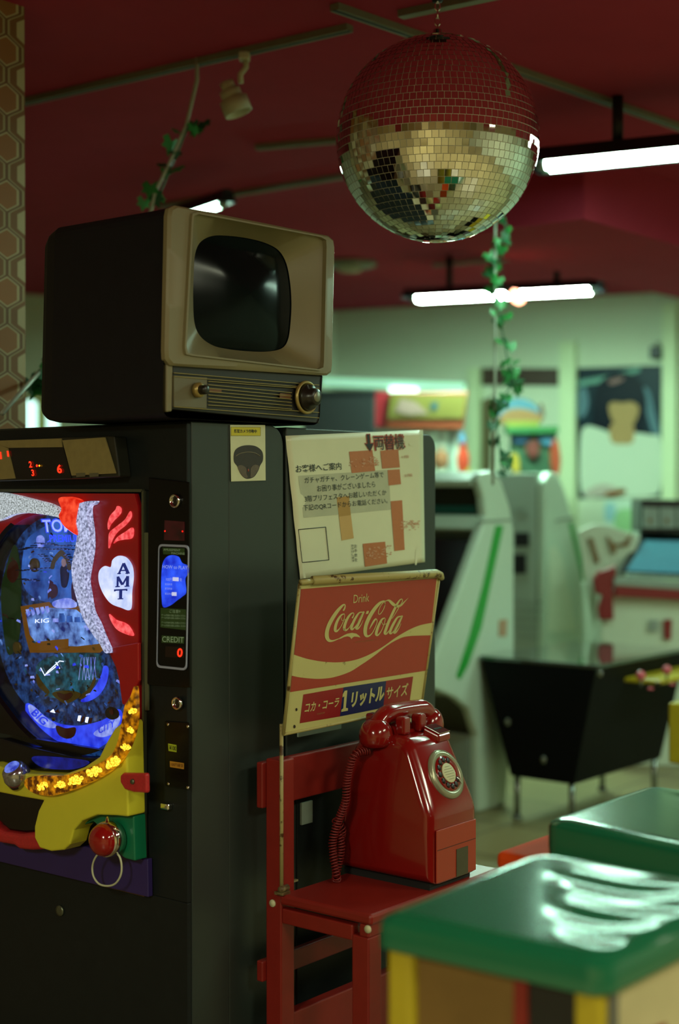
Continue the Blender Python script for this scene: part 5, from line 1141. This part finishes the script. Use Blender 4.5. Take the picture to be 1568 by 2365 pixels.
mb = MB(); mb.box((s2[1].x-0.01, YB2+0.046, 0.02), (s2[1].x+0.03, YB2+0.545, s2[3].z-0.005)); bp_ = mb.build('back_panel', bk, a2, 0.004)
mb = MB(); mb.slab([s2[3]+Y_*0.046-Z_*0.01, s2[4]+Y_*0.046-Z_*0.01, s2[4]+Y_*0.046-Z_*0.03, s2[3]+Y_*0.046-Z_*0.03], (0, 0.50, 0)); mb.build('top_cap', bk, a2)
mb = MB(); mb.slab([s2[4]+Y_*0.046, s2[7]+Y_*0.046, s2[9]+Y_*0.046, s2[9]+Y_*0.046-X_*0.03, s2[7]+Y_*0.046-X_*0.03, s2[4]+Y_*0.046-X_*0.03], (0, 0.50, 0)); mb.build('front_panel', MATS['arcade_black'], a2)
xb = s2[1].x-0.012
def bx(q, m, name):
    o = MB(); o.slab([onX(x, y, xb) for x, y in q], (-0.002, 0, 0)); return o.build(name, m, bp_)
bx(((1188, 1230), (1222, 1230), (1222, 1262), (1188, 1262)), MATS['fixture_dark'], 'vent_plate'); bx(((1186, 1280), (1215, 1280), (1215, 1325), (1186, 1325)), MATS['fixture_dark'], 'socket_plate'); bx(((1188, 1172), (1212, 1172), (1212, 1184), (1188, 1184)), MATS['arcade_grey'], 'label_strip')
for k in range(5): bx(((1190, 1385+k*20), (1250-k*2, 1388+k*20), (1250-k*2, 1394+k*20), (1190, 1392+k*20)), MATS['arcade_grey'], 'vent_slot')
mb = MB(); mb.slab([PB(*p, YB2-0.003) for p in ((1314, 1208), (1323, 1206), (1352, 1330), (1377, 1440), (1372, 1520), (1362, 1450), (1345, 1340))], (0, 0.0025, 0)); mb.build('stripe', MATS['arcade_green'], a2)
mb = MB(); mb.slab([PB(*p, YB2-0.003) for p in ((1284, 1200), (1326, 1192), (1326, 1198), (1284, 1206))], (0, 0.0025, 0)); mb.build('seam', MATS['arcade_grey'], a2)
mb = MB(); pz = [PB(*p, YB2-0.004) for p in ((1268, 1268), (1280, 1256), (1300, 1290), (1322, 1400), (1330, 1455), (1246+20, 1460))]; mb.slab(pz, (0, 0.0035, 0)); mb.build('side_bulge', M('bulge_white', 'cfd6c0', 0.35), a2, 0.0015)

# ------------------------------------------------------------------ white and red machine at the right
Dm = 7.2
def PM(px, py, d=Dm): return at(px, py, d)
mc0 = PM(1400, 1520); M('coin_white', 'c4cdb8', 0.4, noise=0.04); M('coin_red', '7c1418', 0.4); M('coin_screen', '123a42', 0.2, emit='5fb0b4', es=0.45, noise=0.3, scale=6); M('coin_dark', '0c1214', 0.3); M('tile_pale', '8a948a', 0.5); M('brown_mark', '7a5c34', 0.5)
cm = thing('coin_game_machine', 'white game machine with red trim and tilted bluish screen at the right edge', 'game machine', (mc0.x, mc0.y, 0))
def wq(pts, dn, th, name, m, bev=0.004, par=None, depth_dir=FWH):
    o = MB(); o.slab([PM(x, y, d) for x, y, d in [(p[0], p[1], p[2] if len(p) > 2 else dn) for p in pts]], depth_dir*th); return o.build(name, m, par or cm, bev)
pts = [PM(1388, 1800, 7.12), PM(1900, 1800, 7.12), PM(1900, 1385, 7.12), PM(1388, 1360, 7.12)]
for p in pts[:2]: p.z = 0
mb = MB(); mb.slab(pts, FWH*0.6); mb.build('body', MATS['coin_white'], cm, 0.01)
wq(((1338, 1225), (1372, 1210), (1400, 1212), (1480, 1240), (1445, 1325), (1425, 1480), (1380, 1490), (1350, 1330)), 7.30, 0.04, 'side_panel', MATS['coin_white'], 0.006)
wq(((1420, 1350), (1900, 1388), (1900, 1405), (1420, 1378)), 7.05, 0.06, 'red_band', MATS['coin_red'])
wq(((1371, 1338), (1384, 1320), (1410, 1312), (1424, 1306), (1422, 1340), (1415, 1360), (1418, 1432), (1384, 1432), (1382, 1405), (1392, 1375), (1376, 1372)), 7.06, 0.05, 'red_bracket', MATS['coin_red'], 0.006)
wq(((1418, 1334), (1900, 1362), (1900, 1384), (1418, 1352)), 7.045, 0.06, 'ledge', MATS['tile_pale'])
wq(((1480, 1230, 7.5), (1900, 1240, 7.5), (1900, 1352, 7.1), (1428, 1322, 7.1)), 7.2, 0.03, 'screen_frame', MATS['coin_dark'])
wq(((1490, 1248, 7.40), (1900, 1256, 7.40), (1900, 1338, 7.085), (1446, 1318, 7.085)), 7.2, 0.004, 'screen', MATS['coin_screen'], 0, None, -FWH)
wq(((1450, 1325), (1900, 1345), (1900, 1352), (1446, 1334)), 7.03, 0.02, 'button_row', M('button_mix', '7a8a84', 0.4, noise=0.6, scale=60))
wq(((1480, 1153), (1900, 1160), (1900, 1238), (1480, 1230)), 7.45, 0.25, 'marquee', MATS['coin_dark'], 0.006)
for i in range(3):
    x = 1486+i*39
    wq(((x, 1172), (x+35, 1173), (x+35, 1220), (x, 1219)), 7.43, 0.012, 'picture_tile', MATS['tile_pale'], 0)
    mb = MB(); mb.ell(PM(x+15, 1203, 7.425), RT*0.011, Z_*0.013, FWH*0.006, 12, 8); mb.build('tile_figure', MATS['brown_mark'], cm)
for q in (((1358, 1243), (1368, 1241), (1386, 1298), (1376, 1302)), ((1400, 1236), (1420, 1256), (1440, 1254), (1462, 1228), (1452, 1262), (1424, 1262), (1422, 1280), (1412, 1278))): wq(q, 7.28, 0.01, 'mark', MATS['brown_mark'], 0)
wq(((1532, 1432), (1552, 1430), (1550, 1478), (1534, 1476)), 7.10, 0.012, 'red_slot', MATS['coin_red'], 0)
wq(((1500, 1432), (1520, 1432), (1520, 1458), (1500, 1458)), 7.10, 0.012, 'grey_slot', MATS['tile_pale'], 0)

# ------------------------------------------------------------------ crane game and toy display in front of the back wall
Dc = 8.3
def PC(px, py, d=Dc): return at(px, py, d)
cg = thing('crane_game', 'crane game with orange and yellow marquee behind the white arcade cabinet', 'crane game', (PC(970, 1500).x, PC(970, 1500).y, 0))
def cq(pts, d, th, name, m, bev=0.004, par=None):
    o = MB(); o.slab([PC(x, y, d) for x, y in pts], FWH*th); return o.build(name, m, par or cg, bev)
M('crane_orange', '80361a', 0.4, noise=0.2, scale=8); M('crane_red', '8a1420', 0.4); M('crane_yellow', '645a20', 0.45, noise=0.3, scale=5); M('crane_pale', 'b4beae', 0.4); M('crane_dark', '23282a', 0.5)
cq(((866, 903), (902, 906), (894, 985), (866, 987)), 8.3, 0.5, 'side_board', MATS['crane_red'])
mq = cq(((900, 906), (1082, 903), (1070, 992), (890, 988)), 8.28, 0.45, 'marquee', MATS['crane_orange'], 0.01)
cq(((903, 911), (1078, 912), (1070, 966), (896, 966)), 8.265, 0.01, 'marquee_picture', MATS['crane_yellow'], 0, mq)
cq(((925, 920), (960, 928), (990, 955), (945, 958), (912, 950)), 8.258, 0.005, 'picture_patch', M('patch_mauve', '80645c', 0.5), 0, mq)
cq(((996, 930), (1012, 928), (1008, 948), (994, 946)), 8.258, 0.005, 'picture_patch', M('patch_navy', '1c4048', 0.5), 0, mq)
for xa, xb_, mm in ((1008, 1030, 'crane_pale'), (1036, 1048, 'tile_pale'), (1048, 1060, 'crane_pale'), (866, 1000, 'crane_pale')): cq(((xa, 990), (xb_, 990), (xb_, 1100), (xa, 1100)), 8.34, 0.05, 'pane_post', MATS[mm])
cq(((866, 1095), (1090, 1092), (1090, 1110), (866, 1112)), 8.3, 0.5, 'counter', MATS['crane_pale'])
a_ = PC(866, 1110, 8.34); b_ = PC(1090, 1110, 8.34)
mb = MB(); mb.obox(Vector((a_.x, a_.y, 0)), Vector((b_.x-a_.x, b_.y-a_.y, 0)), FWH*0.5, Z_*(a_.z)); mb.build('base', MATS['crane_red'], cg, 0.01)
# plush prizes in it
def plush(px, py, r, h, c, lab, d=8.36):
    p = PC(px, py, d); o = MB(); o.ell(p, RT*r, FWH*r*0.8, Z_*h, 16, 12); q = p+Z_*h*0.95; o.ell(q, RT*r*0.62, FWH*r*0.55, Z_*r*0.6, 14, 10)
    for s_ in (-1, 1): o.ell(q+RT*r*0.42*s_+Z_*r*0.5, RT*r*0.2, FWH*r*0.15, Z_*r*0.25, 10, 8)
    return tag(o.build('plush_toy', M('plush_'+c, c, 0.9, noise=0.3, scale=40), None), lab, 'plush toy', 'plush toys in the crane game')
plush(1018, 1062, 0.045, 0.07, '8c5a3c', 'brown plush toy behind the clear pane of the crane game')
plush(1067, 1065, 0.042, 0.09, 'b03418', 'red plush toy at the right end of the crane game')
plush(1074, 1088, 0.028, 0.03, 'a89a1c', 'small yellow plush toy in the lower right corner of the crane game')
plush(1064, 1018, 0.03, 0.03, '5a88b0', 'pale blue plush toy at the top right of the crane game')
# dark box at its left
db = thing('dark_cabinet', 'plain dark grey cabinet left of the orange crane game', 'cabinet', (PC(800, 1500, 8.1).x, PC(800, 1500, 8.1).y, 0))
a_ = PC(700, 905, 8.1); b_ = PC(866, 905, 8.1)
mb = MB(); mb.obox(Vector((a_.x, a_.y, 0)), Vector((b_.x-a_.x, b_.y-a_.y, 0)), FWH*0.5, Z_*PC(790, 902, 8.1).z); mb.build('body', MATS['crane_dark'], db, 0.01)
mb = MB(); mb.obox(a_+Z_*0.001, b_-a_, FWH*0.02, -Z_*0.03); mb.build('top_edge', MATS['fixture_dark'], db)
# lit shelf on the wall over them, its light put in as glow
M('strip_glow', (0.6, 0.9, 0.75), 0.4, emit=(0.42, 0.95, 0.62), es=0.55, noise=0)
sA = onW(690, 880, 0.05); sB = onW(1075, 896, 0.05)
ws = thing('wall_strip_lamp', 'long glowing strip lamp along the back wall, right of the television foot', 'lamp', sA)
mb = MB(); mb.obox(sA-Z_*0.03, sB-sA, WN*0.03, Z_*0.062); mb.build('diffuser', MATS['strip_glow'], ws, 0.006)
hA = onW(902, 901, 0.085); hB = onW(962, 904, 0.085); mb = MB(); mb.tube([hA, hB], 0.022, 12); mb.build('bright_tube', tube_mat('tube_glow_strip', 4.0), ws)  # brightest spot of the lit shelf, put in as an emitting rod
mb = MB(); mb.obox(sA-Z_*0.036-WN*0.05, sB-sA, WN*0.05, Z_*0.074); mb.build('back_rail', MATS['fixture_white'], ws)

# flat things on the back wall
def wallsheet(name, label, cat, parts, off=0.004):
    o = MB(); ms = []
    for i, (pts, m, sm) in enumerate(parts):
        P = [onW(x, y, off+0.0012*i) for x, y in pts]; P = spline(P, 6, True) if sm else P
        if m not in ms: ms.append(m)
        if i == 0: o.slab(P, WN*0.001, ms.index(m))
        else: o.poly(P, ms.index(m))
    return tag(o.build(name, ms, None), label, cat)
wallsheet('brown_signboard', 'plain brown board across the wall above the colourful toy display', 'board', [(((1110, 850), (1290, 850), (1290, 892), (1110, 890)), M('board_brown', '3a2618', 0.6), False)])
wallsheet('brown_board_strip', 'narrow brown upright board on the wall, left of the toy display', 'board', [(((1110, 925), (1138, 915), (1134, 1092), (1106, 1092)), M('strip_brown', '5a5030', 0.6), False)])
sk, bl, wh = M('poster_skin', 'a8875a', 0.5, spec=0.08), M('poster_black', '0e1420', 0.4, spec=0.08), M('poster_white', 'c2cbb6', 0.5, spec=0.08, noise=0.05, scale=3)
wallsheet('portrait_poster', 'large poster of a black-haired person in a white top', 'poster', [
 (((1330, 850), (1528, 843), (1527, 1148), (1336, 1152)), M('poster_navy', '182832', 0.35, spec=0.08, noise=0.3, scale=4), False),
 (((1332, 880), (1400, 868), (1478, 846), (1478, 858), (1405, 882), (1332, 892)), M('poster_teal', '6a9488', 0.5, spec=0.08), False),
 (((1335, 905), (1352, 895), (1360, 930), (1350, 960), (1334, 960)), M('poster_steel', '56707c', 0.5, spec=0.08), True),
 (((1482, 905), (1498, 900), (1512, 950), (1524, 1000), (1506, 998)), MATS['poster_steel'], True),
 (((1376, 900), (1400, 870), (1440, 860), (1475, 876), (1492, 920), (1490, 970), (1478, 1008), (1380, 1004), (1368, 960)), bl, True),
 (((1404, 882), (1420, 874), (1440, 872), (1436, 880), (1414, 888)), M('poster_rose', '8c6a68', 0.5, spec=0.08), True),
 (((1340, 1020), (1352, 985), (1385, 990), (1415, 1000), (1470, 1000), (1505, 1005), (1526, 1015), (1526, 1120), (1500, 1146), (1400, 1146), (1345, 1140)), wh, True),
 (((1412, 980), (1460, 980), (1462, 1020), (1440, 1026), (1412, 1020)), sk, True),
 (((1406, 935), (1425, 926), (1455, 926), (1474, 938), (1472, 962), (1458, 985), (1440, 996), (1424, 984), (1410, 962)), sk, True),
 (((1400, 935), (1405, 905), (1440, 890), (1472, 905), (1480, 938), (1460, 928), (1436, 930), (1415, 928)), bl, True),
 (((1352, 1135), (1390, 1118), (1425, 1128), (1420, 1146), (1355, 1146)), M('poster_pinkish', 'b0a498', 0.6, spec=0.08), True),
 (((1398, 1138), (1440, 1128), (1442, 1140), (1400, 1147)), M('poster_brown', '80502c', 0.6, spec=0.08), True)])
wallsheet('pale_poster', 'pale green and white sheet under the portrait poster', 'poster', [
 (((1396, 1150), (1476, 1156), (1476, 1240), (1396, 1245)), M('sheet_white', 'bcd0bc', 0.5), False), (((1425, 1180), (1470, 1180), (1468, 1225), (1422, 1222)), M('sheet_green', '90bc84', 0.5), True), (((1398, 1165), (1420, 1165), (1418, 1200), (1398, 1200)), M('sheet_blue', '90b8c0', 0.5), True)], 0.03)
# colourful toy display standing before the wall
Dd = 8.6
td = thing('toy_display', 'colourful arched toy display with orange column, right of the hanging ivy', 'display', (PC(1220, 1500, Dd).x, PC(1220, 1500, Dd).y, 0))
def dq(pts, d, th, name, c, sm=False, rough=0.5):
    P = [PC(x, y, d) for x, y in pts]; P = spline(P, 5, True) if sm else P
    o = MB(); o.slab(P, FWH*th); return o.build(name, M('disp_'+c, c, rough, noise=0.15, scale=10), td, 0.003)
dq(((1152, 955), (1160, 930), (1195, 920), (1228, 928), (1245, 948), (1240, 965), (1160, 968)), 8.60, 0.10, 'arch', '285669', True)
dq(((1160, 955), (1195, 943), (1245, 955), (1245, 978), (1162, 980)), 8.57, 0.05, 'arch_band', '6e4b21', True)
dq(((1166, 972), (1246, 972), (1244, 988), (1170, 990)), 8.555, 0.05, 'arch_base', '686e13')
dq(((1168, 986), (1290, 984), (1290, 1000), (1170, 1002)), 8.55, 0.10, 'shelf', '165926')
dq(((1180, 1000), (1285, 1000), (1285, 1095), (1180, 1095)), 8.62, 0.06, 'back_board', '254931')
dq(((1188, 1002), (1222, 1000), (1218, 1018), (1196, 1024), (1186, 1015)), 8.59, 0.03, 'blue_box', '215073', True)
dq(((1244, 1000), (1276, 1000), (1272, 1028), (1250, 1022)), 8.59, 0.03, 'blue_box', '2e6680', True)
dq(((1218, 1025), (1240, 1018), (1246, 1042), (1232, 1058), (1216, 1045)), 8.58, 0.03, 'brown_box', '5a2018', True)
dq(((1180, 1052), (1196, 1050), (1200, 1090), (1186, 1092)), 8.58, 0.03, 'yellow_box', '9a8220', True)
dq(((1274, 1030), (1282, 1014), (1290, 1025), (1295, 1060), (1292, 1092), (1284, 1098), (1274, 1075)), 8.56, 0.08, 'orange_column', '8c3010', True)
dq(((1246, 938), (1252, 932), (1258, 960), (1250, 966)), 8.59, 0.02, 'brown_post', '4a3020', True)
a_ = PC(1170, 1095, 8.65); b_ = PC(1290, 1095, 8.65); mb = MB(); mb.obox(Vector((a_.x, a_.y, 0)), Vector((b_.x-a_.x, b_.y-a_.y, 0)), FWH*0.4, Z_*a_.z); mb.build('base', MATS['crane_pale'], td)
# lit shop panel glimpsed below the television, left
Dg = 8.3
lp = thing('lit_panel', 'glowing white and yellow panel glimpsed between the pillar and the television', 'lit panel', at(95, 960, Dg))
M('panel_glow', (0.8, 0.9, 0.85), 0.4, emit=(0.55, 0.95, 0.85), es=1.6, noise=0)
for q in ((58, 922, 84, 1010), (106, 914, 134, 1012)):
    o = MB(); o.slab([at(q[0], q[3], Dg), at(q[2], q[3], Dg), at(q[2], q[1]+6, Dg), at((q[0]+q[2])/2, q[1], Dg), at(q[0], q[1]+3, Dg)], FWH*0.03); o.build('light_window', MATS['panel_glow'], lp, 0.01)
o = MB(); o.slab([at(50, 1020, Dg+0.04), at(140, 1020, Dg+0.04), at(140, 914, Dg+0.04), at(50, 914, Dg+0.04)], FWH*0.05); o.build('board', M('panel_olive', '84803c', 0.5), lp)

# ------------------------------------------------------------------ ivy garlands
M('ivy', '2f8a44', 0.45, noise=0.35, scale=20); M('ivy_dark', '1c5a36', 0.5, noise=0.35, scale=20); M('wire_white', 'a8b0a0', 0.5)
def leaf(mb, c, s, n, up, mi):
    n = n.normalized(); u = (up-n*up.dot(n)).normalized(); v = n.cross(u)
    out = [(0, -0.1), (0.32, -0.45), (0.6, -0.2), (0.42, 0.05), (0.55, 0.35), (0.22, 0.4), (0, 0.85), (-0.22, 0.4), (-0.55, 0.35), (-0.42, 0.05), (-0.6, -0.2), (-0.32, -0.45)]
    P = [c+v*a_*s-u*b_*s+n*(-0.25*abs(a_)*s) for a_, b_ in out]; ctr = c+n*0.02*s
    mb.add([ctr]+P, [(0, 1+i, 1+(i+1) % 12) for i in range(12)], mi, True)
def garland(name, label, pts, n, s, spread, seed, wire_pts, wr, group='ivy garlands'):
    t = thing(name, label, 'plant', pts[0], group); rn = random.Random(seed)
    P = spline(pts, 20); mb = MB(); mb.tube(P, 0.0028, 6); mb.build('stem', MATS['ivy_dark'], t)
    mb = MB()
    for k in range(n):
        p = P[int(rn.random()*(len(P)-1))]; c = p+RT*rn.uniform(-1, 1)*spread+FWH*rn.uniform(-1, 1)*spread*0.6+Z_*rn.uniform(-1, 1)*0.02
        nn = (-FWH*rn.uniform(0.3, 1)+RT*rn.uniform(-0.7, 0.7)+Z_*rn.uniform(-0.1, 0.9)); leaf(mb, c, s*rn.uniform(0.7, 1.25), nn, Z_+RT*rn.uniform(-0.5, 0.5), 0 if rn.random() < 0.65 else 1)
    o = mb.build('leaves', [MATS['ivy'], MATS['ivy_dark']], t); o['kind'] = 'stuff'
    if wire_pts:
        mb = MB(); mb.tube(wire_pts, wr, 8); mb.build('wire', MATS['wire_white'], t)
    return t
Dv = 5.1
wx = at(1143, 900, Dv)
wire = [Vector((wx.x, wx.y, CEIL)), at(1143, 870, Dv), at(1138, 1120, Dv)]
garland('ivy_garland', 'leafy green ivy hanging on a white wire below the mirror ball', [at(*p, Dv) for p in ((1150, 470), (1168, 520), (1150, 580), (1135, 640), (1150, 700), (1160, 760), (1172, 830), (1185, 880), (1160, 920), (1145, 960), (1152, 1020), (1160, 1090))], 62, 0.036, 0.026, 5, wire, 0.0045)
pj = onZ(455, 158, CEIL-0.03); dj = (pj-CAM).dot(FWH)
garland('ivy_garland', 'sparse dark ivy on a wire slanting from the ceiling rail behind the television', [at(*p, dj) for p in ((455, 280), (432, 300), (412, 350), (390, 400), (368, 450), (352, 480))], 17, 0.040, 0.035, 9, [pj+Z_*0.03, at(455, 185, dj), at(430, 290, dj), at(390, 380, dj), at(360, 440, dj), at(345, 500, dj)], 0.0055)
mb = MB(); 
dk = 4.0
garland('ivy_garland', 'dark ivy with a pale stalk beside the wallpapered pillar', [at(*p, dk) for p in ((130, 790), (100, 850), (80, 880), (55, 880), (30, 880), (95, 900))], 16, 0.045, 0.04, 12, [at(135, 800, dk), at(90, 860, dk), at(58, 895, dk-0.25), at(5, 955, dk-0.45)], 0.006)
